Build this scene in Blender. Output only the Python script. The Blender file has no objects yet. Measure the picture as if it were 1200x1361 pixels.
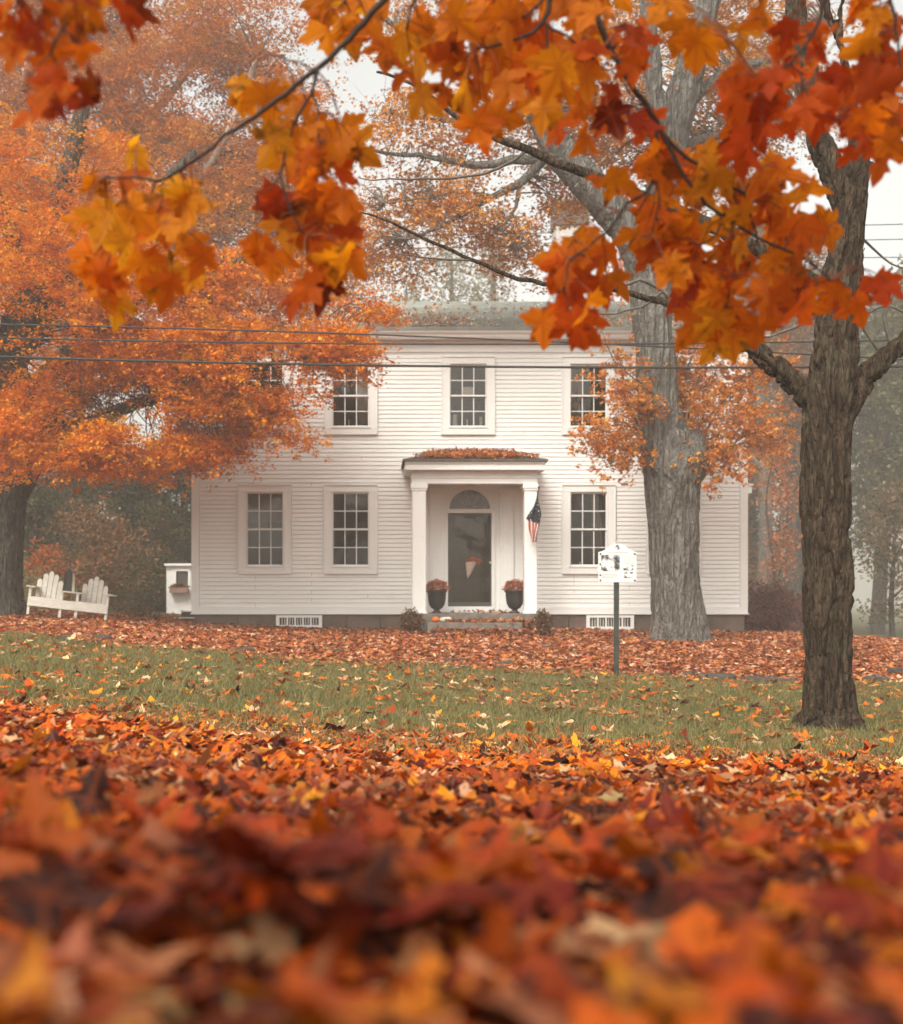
import bpy, math, random
import numpy as np
from mathutils import Vector, Matrix, noise as mnoise

rng = np.random.default_rng(11)
random.seed(11)
S = bpy.context.scene
COL = S.collection
F, CX, HY, CAMZ = 1764.0, 500.0, 800.0, 1.06   # focal length in photo pixels, vanishing point, eye height
R = math.radians
EXPO = 1.08


def P(px, py, d):
    return np.array([(px - CX) / F * d, d, CAMZ + (HY - py) / F * d])


def lin(*c):
    """sRGB 0-255 -> linear"""
    out = []
    for v in c:
        v = v / 255.0
        out.append(v / 12.92 if v <= 0.04045 else ((v + 0.055) / 1.055) ** 2.4)
    return np.array(out)


# ------------------------------------------------------------------ objects
def tag(o, label=None, cat=None, group=None, kind=None):
    if label: o['label'] = label
    if cat: o['category'] = cat
    if group: o['group'] = group
    if kind: o['kind'] = kind
    return o


def empty(name, loc, label, cat, group=None):
    o = bpy.data.objects.new(name, None)
    o.empty_display_size = 0.2
    COL.objects.link(o)
    o.location = Vector([float(v) for v in loc])
    return tag(o, label, cat, group)


def link(name, me, parent=None):
    o = bpy.data.objects.new(name, me)
    COL.objects.link(o)
    if parent is not None:
        o.parent = parent
        if parent.parent is None:      # meshes are modelled in world space; only the thing's own base is offset
            o.matrix_parent_inverse = Matrix.Translation(-parent.location)
    return o


def raw_mesh(name, V, polys, mat=None, col=None, smooth=False):
    """V (n,3); polys: list of int arrays (k,3)/(k,4)"""
    me = bpy.data.meshes.new(name)
    V = np.asarray(V, dtype=np.float32)
    me.vertices.add(len(V))
    me.vertices.foreach_set('co', V.ravel())
    loops = np.concatenate([np.asarray(p, dtype=np.int32).ravel() for p in polys])
    tot = np.concatenate([np.full(len(p), p.shape[1], dtype=np.int32) for p in polys])
    start = np.concatenate([[0], np.cumsum(tot)[:-1]]).astype(np.int32)
    me.loops.add(len(loops))
    me.loops.foreach_set('vertex_index', loops)
    me.polygons.add(len(tot))
    me.polygons.foreach_set('loop_start', start)
    me.polygons.foreach_set('loop_total', tot)
    if smooth:
        me.polygons.foreach_set('use_smooth', np.ones(len(tot), dtype=bool))
    if col is not None:
        a = me.color_attributes.new('Col', 'FLOAT_COLOR', 'POINT')
        a.data.foreach_set('color', np.asarray(col, dtype=np.float32).ravel())
    me.update(calc_edges=True)
    me.validate()
    if mat: me.materials.append(mat)
    return me


class MB:
    """collects shapes and links them as ONE mesh object"""
    def __init__(s): s.v = []; s.f = []

    def add(s, vs, fs):
        b = len(s.v)
        s.v += [tuple(float(c) for c in v) for v in vs]
        s.f += [tuple(i + b for i in f) for f in fs]
        return s

    def box(s, x0, x1, y0, y1, z0, z1, M=None):
        vs = [(x0, y0, z0), (x1, y0, z0), (x1, y1, z0), (x0, y1, z0), (x0, y0, z1), (x1, y0, z1), (x1, y1, z1), (x0, y1, z1)]
        if M is not None: vs = [tuple(M @ Vector(v)) for v in vs]
        return s.add(vs, [(3, 2, 1, 0), (4, 5, 6, 7), (0, 1, 5, 4), (1, 2, 6, 5), (2, 3, 7, 6), (3, 0, 4, 7)])

    def prism(s, prof, axis, a, b, M=None):
        """prof: 2D outline (counter-clockwise), extruded along axis 'x' (prof=(y,z)), 'y' (prof=(x,z)), 'z' (prof=(x,y))"""
        n = len(prof)
        def mk(p, t):
            return {'x': (t, p[0], p[1]), 'y': (p[0], t, p[1]), 'z': (p[0], p[1], t)}[axis]
        vs = [mk(p, a) for p in prof] + [mk(p, b) for p in prof]
        if M is not None: vs = [tuple(M @ Vector(v)) for v in vs]
        fs = [tuple(range(n)), tuple(range(2 * n - 1, n - 1, -1))]
        fs += [(i, i + n, (i + 1) % n + n, (i + 1) % n) for i in range(n)]
        return s.add(vs, fs)

    def tube(s, pts, rad, n=6, cap=True):
        pts = [np.asarray(p, float) for p in pts]
        rad = [rad] * len(pts) if np.isscalar(rad) else list(rad)
        b = len(s.v); rings = []
        u = None
        for i, p in enumerate(pts):
            t = pts[min(i + 1, len(pts) - 1)] - pts[max(i - 1, 0)]
            t = t / (np.linalg.norm(t) + 1e-9)
            if u is None:
                u = np.cross(t, [0.3, 0.9, 0.2] if abs(t[2]) > .8 else [0, 0, 1.])
            u = u - t * np.dot(u, t); u /= np.linalg.norm(u) + 1e-9
            w = np.cross(t, u)
            for k in range(n):
                a = 2 * math.pi * k / n
                s.v.append(tuple(p + rad[i] * (math.cos(a) * u + math.sin(a) * w)))
        for i in range(len(pts) - 1):
            for k in range(n):
                q = b + i * n
                s.f.append((q + k, q + (k + 1) % n, q + n + (k + 1) % n, q + n + k))
        if cap:
            s.f.append(tuple(b + k for k in range(n - 1, -1, -1)))
            e = b + (len(pts) - 1) * n
            s.f.append(tuple(e + k for k in range(n)))
        return s

    def lathe(s, prof, c, n=24):
        """prof list of (r,z) bottom to top"""
        b = len(s.v)
        for r, z in prof:
            for k in range(n):
                a = 2 * math.pi * k / n
                s.v.append((c[0] + r * math.cos(a), c[1] + r * math.sin(a), c[2] + z))
        for i in range(len(prof) - 1):
            for k in range(n):
                q = b + i * n
                s.f.append((q + k, q + (k + 1) % n, q + n + (k + 1) % n, q + n + k))
        s.f.append(tuple(b + k for k in range(n - 1, -1, -1)))
        e = b + (len(prof) - 1) * n
        s.f.append(tuple(e + k for k in range(n)))
        return s

    def build(s, name, mat, parent=None, smooth=False, bevel=0):
        me = bpy.data.meshes.new(name)
        me.from_pydata(s.v, [], s.f)
        me.update()
        if smooth:
            me.polygons.foreach_set('use_smooth', np.ones(len(me.polygons), dtype=bool))
        me.materials.append(mat)
        o = link(name, me, parent)
        if bevel:
            m = o.modifiers.new('b', 'BEVEL'); m.width = bevel; m.segments = 2; m.limit_method = 'ANGLE'
        return o


# ------------------------------------------------------------------ materials
class NT:
    def __init__(s, name):
        s.m = bpy.data.materials.new(name); s.m.use_nodes = True
        s.t = s.m.node_tree; s.t.nodes.clear()
        s.out = s.t.nodes.new('ShaderNodeOutputMaterial')

    def n(s, typ, **kw):
        nd = s.t.nodes.new('ShaderNode' + typ)
        for k, v in kw.items():
            if hasattr(nd, k): setattr(nd, k, v)
            else: nd.inputs[k.replace('_', ' ')].default_value = v
        return nd

    def l(s, a, b): s.t.links.new(a, b)

    def coord(s, scale=(1, 1, 1), which='Object'):
        c = s.n('TexCoord'); m = s.n('Mapping')
        m.inputs['Scale'].default_value = scale
        s.l(c.outputs[which], m.inputs['Vector'])
        return m.outputs['Vector']

    def noise(s, vec, scale, detail=4, rough=.55):
        n = s.n('TexNoise'); n.inputs['Scale'].default_value = scale; n.inputs['Detail'].default_value = detail
        n.inputs['Roughness'].default_value = rough
        s.l(vec, n.inputs['Vector'])
        return n.outputs['Fac']

    def ramp(s, fac, stops):
        r = s.n('ValToRGB')
        while len(r.color_ramp.elements) < len(stops): r.color_ramp.elements.new(.5)
        for e, (p, c) in zip(r.color_ramp.elements, stops):
            e.position = p; e.color = (*c[:3], 1) if not np.isscalar(c) else (c, c, c, 1)
        s.l(fac, r.inputs['Fac'])
        return r.outputs['Color']

    def mix(s, fac, a, b, typ='MIX'):
        m = s.n('Mix', data_type='RGBA', blend_type=typ)
        for sock, v in ((m.inputs[0], fac), (m.inputs[6], a), (m.inputs[7], b)):
            if hasattr(v, 'is_linked'): s.l(v, sock)
            elif np.isscalar(v): sock.default_value = v
            else: sock.default_value = (*v[:3], 1)
        return m.outputs[2]

    def math(s, op, a, b=0.0):
        m = s.n('Math', operation=op)
        for sock, v in ((m.inputs[0], a), (m.inputs[1], b)):
            if hasattr(v, 'is_linked'): s.l(v, sock)
            else: sock.default_value = v
        return m.outputs[0]

    def bump(s, h, strength=.5, dist=.02):
        b = s.n('Bump'); b.inputs['Strength'].default_value = strength; b.inputs['Distance'].default_value = dist
        s.l(h, b.inputs['Height'])
        return b.outputs['Normal']

    def pbr(s, color, rough=.6, normal=None, spec=.4, metal=0):
        p = s.n('BsdfPrincipled')
        if hasattr(color, 'is_linked'): s.l(color, p.inputs['Base Color'])
        else: p.inputs['Base Color'].default_value = (*color[:3], 1)
        if hasattr(rough, 'is_linked'): s.l(rough, p.inputs['Roughness'])
        else: p.inputs['Roughness'].default_value = rough
        p.inputs['Specular IOR Level'].default_value = spec
        p.inputs['Metallic'].default_value = metal
        if normal is not None: s.l(normal, p.inputs['Normal'])
        return p.outputs[0]

    def done(s, sh):
        s.l(sh, s.out.inputs['Surface']); return s.m


def mottled(name, c0, c1, scale=6, rough=.7, bump=.3, bdist=.01, stretch=(1, 1, 1), spec=.3):
    t = NT(name); v = t.coord(stretch)
    f = t.noise(v, scale, 6, .6)
    c = t.ramp(f, [(.3, c0), (.7, c1)])
    return t.done(t.pbr(c, rough, t.bump(t.noise(v, scale * 5, 5), bump, bdist), spec))


def mat_white_paint(name='white_paint', base=(.75, .742, .715)):
    t = NT(name); v = t.coord()
    grime = t.noise(v, 1.1, 6, .65)
    fine = t.noise(t.coord((3, 3, 14)), 6, 4)
    c = t.ramp(grime, [(.3, np.array(base) * .93), (.62, np.array(base))])
    c = t.mix(.12, c, t.ramp(fine, [(.35, np.array([.55, .5, .45])), (.6, np.array([.85, .83, .8]))]))
    return t.done(t.pbr(c, .55, t.bump(fine, .12, .004), .35))


def mat_leaf(name, transl=.42, spots=True, veins=True, gloss=.25, rough=.5):
    t = NT(name)
    a = t.n('Attribute', attribute_name='Col')
    c = a.outputs['Color']; v = t.coord()
    if veins:
        c = t.mix(t.math('MULTIPLY', t.math('POWER', a.outputs['Alpha'], 2.0), .45), c, (.50, .10, .012))
    if spots:
        f = t.noise(v, 16, 5, .6)
        c = t.mix(t.math('MULTIPLY', t.ramp(f, [(.58, 0.), (.68, 1.)]), .72), c, (.05, .010, .004))
        g = t.noise(v, 9, 3)
        c = t.mix(.5, c, t.ramp(g, [(.3, (.55, .45, .5)), (.7, (1, 1, 1))]), 'MULTIPLY')
    p = t.pbr(c, rough, t.bump(t.noise(v, 55, 3), .25, .004) if spots else None, gloss)
    tr = t.n('BsdfTranslucent'); t.l(c, tr.inputs['Color'])
    m = t.n('MixShader'); m.inputs[0].default_value = transl
    t.l(p, m.inputs[1]); t.l(tr.outputs[0], m.inputs[2])
    return t.done(m.outputs[0])


def mat_bark(name, dark, light, k=1.0, lichen=(.30, .30, .24), lich=.3):
    t = NT(name)

    def warped(stretch, scale):
        v = t.coord((1, 1, stretch)); nz = t.n('TexNoise'); nz.inputs['Scale'].default_value = 3 * k; nz.inputs['Detail'].default_value = 3
        t.l(v, nz.inputs['Vector'])
        sc = t.n('VectorMath', operation='SCALE'); sc.inputs['Scale'].default_value = .12 / k; t.l(nz.outputs['Color'], sc.inputs[0])
        ad = t.n('VectorMath', operation='ADD'); t.l(v, ad.inputs[0]); t.l(sc.outputs[0], ad.inputs[1])
        f = t.noise(ad.outputs[0], scale, 2, .5)
        return t.math('MINIMUM', t.math('MULTIPLY', t.math('ABSOLUTE', t.math('SUBTRACT', f, .5)), 7.0), 1.0)

    r1 = warped(.13, 11 * k); r2 = warped(.3, 24 * k)
    f = t.noise(t.coord((1, 1, .4)), 26 * k, 8, .75)
    big = t.noise(t.coord((1, 1, .5)), 2.2, 4, .6)
    c = t.ramp(f, [(.30, dark), (.70, light)])
    c = t.mix(t.ramp(big, [(.35, 0.), (.65, .45)]), c, np.array(light) * .55)
    c = t.mix(t.math('MULTIPLY', t.math('SUBTRACT', 1.0, r1), .5), c, np.array(dark) * .7)
    lf = t.noise(t.coord((1, 1, .6)), 5.5, 6, .75)
    c = t.mix(t.math('MULTIPLY', t.ramp(lf, [(.54, 0.), (.66, 1.)]), lich), c, lichen)
    h = t.math('ADD', t.math('ADD', t.math('MULTIPLY', r1, .8), t.math('MULTIPLY', r2, .4)), t.math('MULTIPLY', f, .7))
    return t.done(t.pbr(c, .92, t.bump(h, 1.0, .06 / k), .1))


M_white = mat_white_paint()
M_white2 = mat_white_paint('weathered_white_paint', (.62, .59, .52))
M_plain_white = mottled('white_board', (.66, .65, .62), (.72, .71, .68), 4, .45, .05)
M_leaf = mat_leaf('maple_leaf', .22)
M_hang = mat_leaf('hanging_leaf', .66, True, True, .2, .55)
M_litter = mat_leaf('leaf_litter', .16, False, False, .2, .6)
M_crown = mat_leaf('crown_leaf', .40, False, False, .15, .6)
M_bark_r = mat_bark('brown_ridged_bark', np.array([.018, .012, .008]), np.array([.165, .115, .076]), 1.0, (.15, .135, .085), .45)
M_bark_c = mat_bark('grey_shaggy_bark', np.array([.08, .071, .060]), np.array([.31, .285, .25]), .7, (.34, .33, .29), .4)
M_bark_l = mat_bark('dark_grey_bark', np.array([.040, .034, .028]), np.array([.15, .13, .11]), .8)
M_twig = mottled('twig_bark', (.020, .012, .009), (.055, .035, .025), 40, .75, .4, .002)
M_twig_grey = mottled('grey_twig_bark', (.06, .05, .04), (.14, .12, .10), 20, .85, .4, .003)
M_iron = mottled('black_iron', (.012, .012, .012), (.03, .03, .028), 30, .5, .2, .002)
M_stone = mottled('granite', (.10, .085, .07), (.22, .185, .155), 7, .85, .6, .02)
M_edge = mottled('dark_slate', (.025, .022, .019), (.085, .075, .062), 6, .95, .8, .03)
M_wire = mottled('black_cable', (.02, .02, .02), (.035, .032, .03), 3, .6, .0)
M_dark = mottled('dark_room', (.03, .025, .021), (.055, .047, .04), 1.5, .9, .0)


def glass():
    t = NT('window_glass')
    fr = t.n('Fresnel'); fr.inputs['IOR'].default_value = 1.5
    v = t.coord()
    nb = t.bump(t.noise(v, 2.5, 2), .06, .05)
    t.l(nb, fr.inputs['Normal'])
    g = t.n('BsdfGlossy'); g.inputs['Roughness'].default_value = .02; t.l(nb, g.inputs['Normal'])
    tr = t.n('BsdfTransparent'); tr.inputs['Color'].default_value = (.80, .78, .75, 1)
    m = t.n('MixShader')
    t.l(t.math('ADD', t.math('MULTIPLY', fr.outputs[0], .75), .01), m.inputs[0])
    t.l(tr.outputs[0], m.inputs[1]); t.l(g.outputs[0], m.inputs[2])
    return t.done(m.outputs[0])


M_glass = glass()

# ------------------------------------------------------------------ terrain
GY = np.array([-40, 0, .5, 1, 2, 3, 5, 7, 9, 11, 15, 18.5, 23, 27.5, 35, 50, 80, 150, 400.])
GX = np.array([-60, -12, -5, -2, 0, 2, 5, 9, 14, 60.])
GZ = np.array([
    [1.1, 1.1, 1.0, .92, .86, .84, .8, .8, .8, .8],
    [1.1, 1.1, 1.0, .92, .86, .84, .8, .8, .8, .8],
    [1.1, 1.1, 1.0, .92, .84, .80, .76, .7, .7, .7],
    [1.1, 1.1, 1.0, .90, .76, .72, .66, .6, .6, .6],
    [1.1, 1.1, .98, .85, .655, .60, .52, .48, .45, .4],
    [1.1, 1.1, .95, .80, .575, .50, .44, .40, .35, .3],
    [1.1, 1.0, .88, .66, .43, .36, .30, .25, .2, .2],
    [1.1, 1.0, .80, .52, .31, .24, .18, .12, .1, .1],
    [1.1, .95, .72, .42, .20, .10, .03, .0, -.05, 0],
    [1.1, .92, .60, .33, .13, .02, -.06, -.10, -.12, -.1],
    [1.1, .90, .54, .30, .12, .03, -.06, -.11, -.14, -.1],
    [1.1, .92, .57, .34, .18, .07, -.05, -.10, -.13, -.1],
    [1.1, .98, .64, .44, .34, .29, .22, .14, -.02, -.2],
    [1.1, 1.0, .66, .50, .47, .46, .45, .39, .02, -.3],
    [1.1, 1.0, .70, .50, .47, .46, .43, .20, -.2, -.4],
    [1.1, 1.0, .70, .50, .40, .30, .10, -.25, -.4, -.5],
    [1.0, .8, .5, .3, .2, .1, 0, -.2, -.4, -.5],
    [.4, .3, .2, .1, 0, 0, 0, -.2, -.3, -.4],
    [0, 0, 0, 0, 0, 0, 0, 0, 0, 0]])


def cubic_rows(x, xs, Z):
    """smooth (monotone-ish Catmull-Rom) interpolation along axis 0 of Z at scalar array x"""
    i = np.clip(np.searchsorted(xs, x) - 1, 0, len(xs) - 2)
    h = xs[i + 1] - xs[i]; t = np.clip((x - xs[i]) / h, 0, 1)
    return i, t


def zg(x, y):
    x = np.asarray(x, float); y = np.asarray(y, float)
    i, ty = cubic_rows(y, GY, None)
    j, tx = cubic_rows(x, GX, None)
    z = (GZ[i, j] * (1 - ty) * (1 - tx) + GZ[i + 1, j] * ty * (1 - tx) + GZ[i, j + 1] * (1 - ty) * tx + GZ[i + 1, j + 1] * ty * tx)
    z = z + .012 * np.sin(x * 2.1 + 1.3 * np.sin(y * .9)) + .010 * np.sin(y * 2.7 + x * .8)
    return z


def zg1(x, y): return float(zg(np.array([x]), np.array([y]))[0])


def ground():
    ys = np.concatenate([np.linspace(-40, -2, 20), np.arange(-1.5, 4, .12), np.arange(4, 30, .25), np.arange(30, 60, 1.), np.linspace(60, 400, 60)])
    xs = np.concatenate([np.linspace(-250, -16, 40), np.arange(-15, 16, .25), np.linspace(17, 250, 40)])
    X, Y = np.meshgrid(xs, ys)
    V = np.stack([X.ravel(), Y.ravel(), zg(X.ravel(), Y.ravel()) - .012], 1)
    nx, ny = len(xs), len(ys)
    a = (np.arange(ny - 1)[:, None] * nx + np.arange(nx - 1)[None]).ravel()
    q = np.stack([a, a + 1, a + nx + 1, a + nx], 1)
    t = NT('lawn_soil'); v = t.coord()
    n1 = t.noise(v, .9, 6, .6); n2 = t.noise(v, 12, 5, .7)
    green = t.ramp(n2, [(.3, (.040, .038, .016)), (.7, (.095, .088, .042))])
    brown = t.ramp(n2, [(.3, (.055, .022, .010)), (.7, (.22, .085, .035))])
    # leaf mould under the litter near the viewer and in front of the house; turf between
    sep = t.n('SeparateXYZ'); t.l(v, sep.inputs[0])
    near = t.ramp(t.math('ADD', t.math('MULTIPLY', sep.outputs['Y'], .1), t.math('MULTIPLY', n1, .3)), [(.66, 1.), (.86, 0.)])
    far = t.ramp(t.math('ADD', t.math('MULTIPLY', sep.outputs['Y'], .02), t.math('MULTIPLY', n1, .05)), [(.383, 0.), (.402, 1.)])
    back = t.ramp(t.math('MULTIPLY', sep.outputs['Y'], .01), [(.31, 1.), (.40, 0.)])
    f = t.math('MAXIMUM', near, t.math('MULTIPLY', far, back))
    c = t.mix(f, green, brown)
    m = t.done(t.pbr(c, .95, t.bump(n2, .8, .03), .1))
    o = link('ground', raw_mesh('ground', V, [q], m, smooth=True))
    tag(o, 'sloping lawn and leaf covered yard around the white house', 'ground', None, 'structure')


ground()


def road():
    xs = np.linspace(9, 120, 60)
    V = []; W = 5.5
    for x in xs:
        for k in range(5):
            y = 46 + .10 * (x - 9) + W * k / 4
            V.append((x, y, zg1(x, y) + .012 - .02 * abs(k - 2) / 2 + .03))
    q = [(i * 5 + k, i * 5 + k + 5, i * 5 + k + 6, i * 5 + k + 1) for i in range(len(xs) - 1) for k in range(4)]
    m = mottled('asphalt', (.05, .048, .046), (.085, .08, .075), 9, .9, .4, .01)
    o = link('road', raw_mesh('road', V, [np.array(q)], m))
    tag(o, 'grey asphalt road passing beyond the yard', 'road', None, 'structure')


road()

# ------------------------------------------------------------------ maple leaf meshes
HALF = np.array([(.0, .0), (.13, -.07), (.33, -.11), (.30, .03), (.45, .07), (.41, .17), (.57, .24), (.72, .42), (.55, .43), (.47, .53), (.36, .46),
                 (.23, .42), (.22, .57), (.35, .69), (.22, .72), (.16, .86), (.0, 1.08)])
HALF_TIP = {2, 7, 13, 16, 0}
HALF_S = np.array([(.0, .0), (.33, -.10), (.32, .08), (.70, .42), (.42, .48), (.23, .42), (.32, .70), (.0, 1.08)])
HALF_C = np.array([(.0, .0), (.60, .25), (.25, .42), (.0, 1.0)])


def leaf_base(half, rings):
    tips = []
    right = [tuple(p) for p in half]
    left = [(-p[0], p[1]) for p in half[1:-1]][::-1]
    out = np.array(right + left)
    n = len(out)
    hid = list(range(len(half))) + list(range(len(half) - 2, 0, -1))
    vein_o = np.array([1.0 if (len(half) == len(HALF) and h in HALF_TIP) else 0.0 for h in hid])
    c = np.array([0., .26])
    V = [c]; vein = [1.0]; T = []
    prev = None
    for r in rings:
        b = len(V)
        for k in range(n):
            V.append(c + (out[k] - c) * r); vein.append(vein_o[k])
        if prev is None:
            T += [(0, b + k, b + (k + 1) % n) for k in range(n)]
        else:
            for k in range(n):
                T += [(prev + k, b + k, b + (k + 1) % n), (prev + k, b + (k + 1) % n, prev + (k + 1) % n)]
        prev = b
    return np.array(V), np.array(T), np.array(vein)


L_FULL = leaf_base(HALF, [.5, 1.0])
L_MED = leaf_base(HALF, [1.0])
L_SIMP = leaf_base(HALF_S, [1.0])
L_TINY = leaf_base(HALF_C, [1.0])


def rotmats(yaw, pitch, roll):
    cy, sy, cp, sp, cr, sr = np.cos(yaw), np.sin(yaw), np.cos(pitch), np.sin(pitch), np.cos(roll), np.sin(roll)
    Z = np.zeros((len(yaw), 3, 3)); X = Z.copy(); Y = Z.copy()
    Z[:, 0, 0] = cy; Z[:, 0, 1] = -sy; Z[:, 1, 0] = sy; Z[:, 1, 1] = cy; Z[:, 2, 2] = 1
    X[:, 0, 0] = 1; X[:, 1, 1] = cp; X[:, 1, 2] = -sp; X[:, 2, 1] = sp; X[:, 2, 2] = cp
    Y[:, 0, 0] = cr; Y[:, 0, 2] = sr; Y[:, 1, 1] = 1; Y[:, 2, 0] = -sr; Y[:, 2, 2] = cr
    return Z @ X @ Y


def leaves(base, pos, size, Rm, colors, curl=.35, fold=.3, wav=.08):
    """arrays of N leaves -> V, T, C (vertex colours, alpha = vein)"""
    B, T, vein = base
    N, Mv = len(pos), len(B)
    x = B[None, :, 0]; y = B[None, :, 1] - .26
    a = rng.normal(0, curl, (N, 1)); b = rng.normal(0, curl, (N, 1)); f = rng.normal(.15, fold, (N, 1)); ph = rng.uniform(0, 6.3, (N, 2))
    z = a * x * x * 1.2 + b * y * y * .9 + f * np.abs(x) * .7 + wav * np.sin(7 * x + ph[:, :1]) * np.sin(6 * y + ph[:, 1:])
    xx = np.broadcast_to(x * (1 - .12 * np.abs(a)), (N, Mv)); yy = np.broadcast_to(y, (N, Mv))
    L = np.stack([xx, yy, z], 2) * size[:, None, None]
    V = np.einsum('nij,nmj->nmi', Rm, L) + pos[:, None, :]
    TT = (T[None] + (np.arange(N) * Mv)[:, None, None]).reshape(-1, 3)
    C = np.ones((N, Mv, 4), dtype=np.float32)
    C[:, :, :3] = colors[:, None, :]
    C[:, :, 3] = vein[None]
    return V.reshape(-1, 3), TT, C.reshape(-1, 4)


def palette(N, cols, w, var=.18):
    cols = np.array([lin(*c) for c in cols]); w = np.array(w, float); w /= w.sum()
    k = rng.choice(len(cols), N, p=w)
    c = cols[k] * np.exp(rng.normal(0, var, (N, 1))) * np.exp(rng.normal(0, var * .35, (N, 3)))
    return np.clip(c, 0.002, .95)


FALL_COLS = [(206, 100, 12), (176, 74, 12), (124, 38, 10), (72, 22, 8), (222, 138, 24), (184, 122, 80), (144, 84, 44), (212, 170, 126), (46, 20, 10)]
FALL_W = [20, 20, 17, 11, 8, 9, 9, 4, 5]


def leaf_stuff(name, base, xy, size, zoff, tilt, cols, w, mat, label, curl=.4, var=.18, colors=None):
    N = len(xy)
    z = zg(xy[:, 0], xy[:, 1]) + zoff
    pos = np.stack([xy[:, 0], xy[:, 1], z], 1)
    flip = np.where(rng.random(N) < .4, math.pi, 0)
    Rm = rotmats(rng.uniform(0, 6.3, N), rng.normal(0, tilt, N), rng.normal(0, tilt, N) + flip)
    c = palette(N, cols, w, var) if colors is None else colors
    V, T, C = leaves(base, pos, size, Rm, c, curl)
    o = link(name, raw_mesh(name, V, [T], mat, C))
    return tag(o, label, 'fallen leaves', None, 'stuff')


def wedge(n, d0, d1, pad=.6, dens=lambda d: 1):
    """n points spread evenly over the ground the view covers between d0 and d1, with a margin for a step aside"""
    y = np.sqrt(rng.uniform(d0 * d0, d1 * d1, n * 2))
    y = np.where(rng.random(n * 2) < .35, rng.uniform(d0, d1, n * 2), y)
    x0 = -.284 * y - pad; x1 = .397 * y + pad
    x = x0 + rng.random(n * 2) * (x1 - x0)
    keep = rng.random(n * 2) < dens(y)
    return np.stack([x, y], 1)[keep][:n]


# near carpet
xy = wedge(13000, .5, 4.2, .9)
leaf_stuff('fallen_leaves', L_FULL, xy, rng.normal(.067, .013, len(xy)).clip(.04, .10), rng.uniform(0, .035, len(xy)), .19, FALL_COLS, FALL_W, M_leaf,
           'thick carpet of curled orange, red and brown maple leaves closest to the viewer', .3)
edge = lambda d: np.clip(1.12 - (d - 5.4) / 2.9, 0.0, 1)
xy = wedge(36000, 3.8, 10.6, 1.0)
gn = np.array([mnoise.noise((p[0] * .7, p[1] * .45, 8.2)) + .5 * mnoise.noise((p[0] * 2.0, p[1] * 1.2, 1.2)) for p in xy])
xy = xy[rng.random(len(xy)) < edge(xy[:, 1] + 2.2 * gn)]
leaf_stuff('fallen_leaves', L_MED, xy, rng.normal(.074, .015, len(xy)).clip(.045, .11), rng.uniform(0, .03, len(xy)), .13, FALL_COLS, [22, 19, 14, 8, 8, 12, 12, 8, 4], M_litter,
           'band of orange and red leaves thinning out into the lawn', .22)
xy = wedge(4200, 6.5, 18.8, 2.0)
g = np.array([mnoise.noise((p[0] * .6, p[1] * .5, 3.1)) for p in xy])
xy = xy[(g > -.1) | (rng.random(len(xy)) < .25)]
leaf_stuff('fallen_leaves', L_SIMP, xy, rng.normal(.08, .018, len(xy)).clip(.05, .12), rng.uniform(.02, .05, len(xy)), .2,
           FALL_COLS, [18, 14, 8, 4, 9, 14, 12, 12, 3], M_litter, 'loose scatter of tan and orange leaves lying on the green lawn', .35)
# litter before the house
n = 95000
x = rng.uniform(-13, 17, n); y = 18.1 + 13.5 * rng.random(n) ** 1.15
lim = 18.35 + .35 * np.sin(x * .9) + .25 * np.sin(x * 2.3 + 1) + rng.normal(0, .28, n)
k = (y > lim) & ~((x > -3.85) & (x < 7.8) & (y > 27.95))
x, y = x[k], y[k]
xy = np.stack([x, y], 1)
leaf_stuff('fallen_leaves', L_SIMP, xy, rng.normal(.072, .015, len(xy)).clip(.04, .11), rng.uniform(0, .045, len(xy)), .2,
           [(172, 98, 54), (152, 74, 38), (180, 120, 84), (204, 160, 128), (112, 54, 30), (186, 110, 48), (86, 46, 30)], [22, 20, 20, 13, 11, 9, 5], M_litter,
           'even carpet of pale russet leaves covering the bank before the house', .26, .22)


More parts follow.
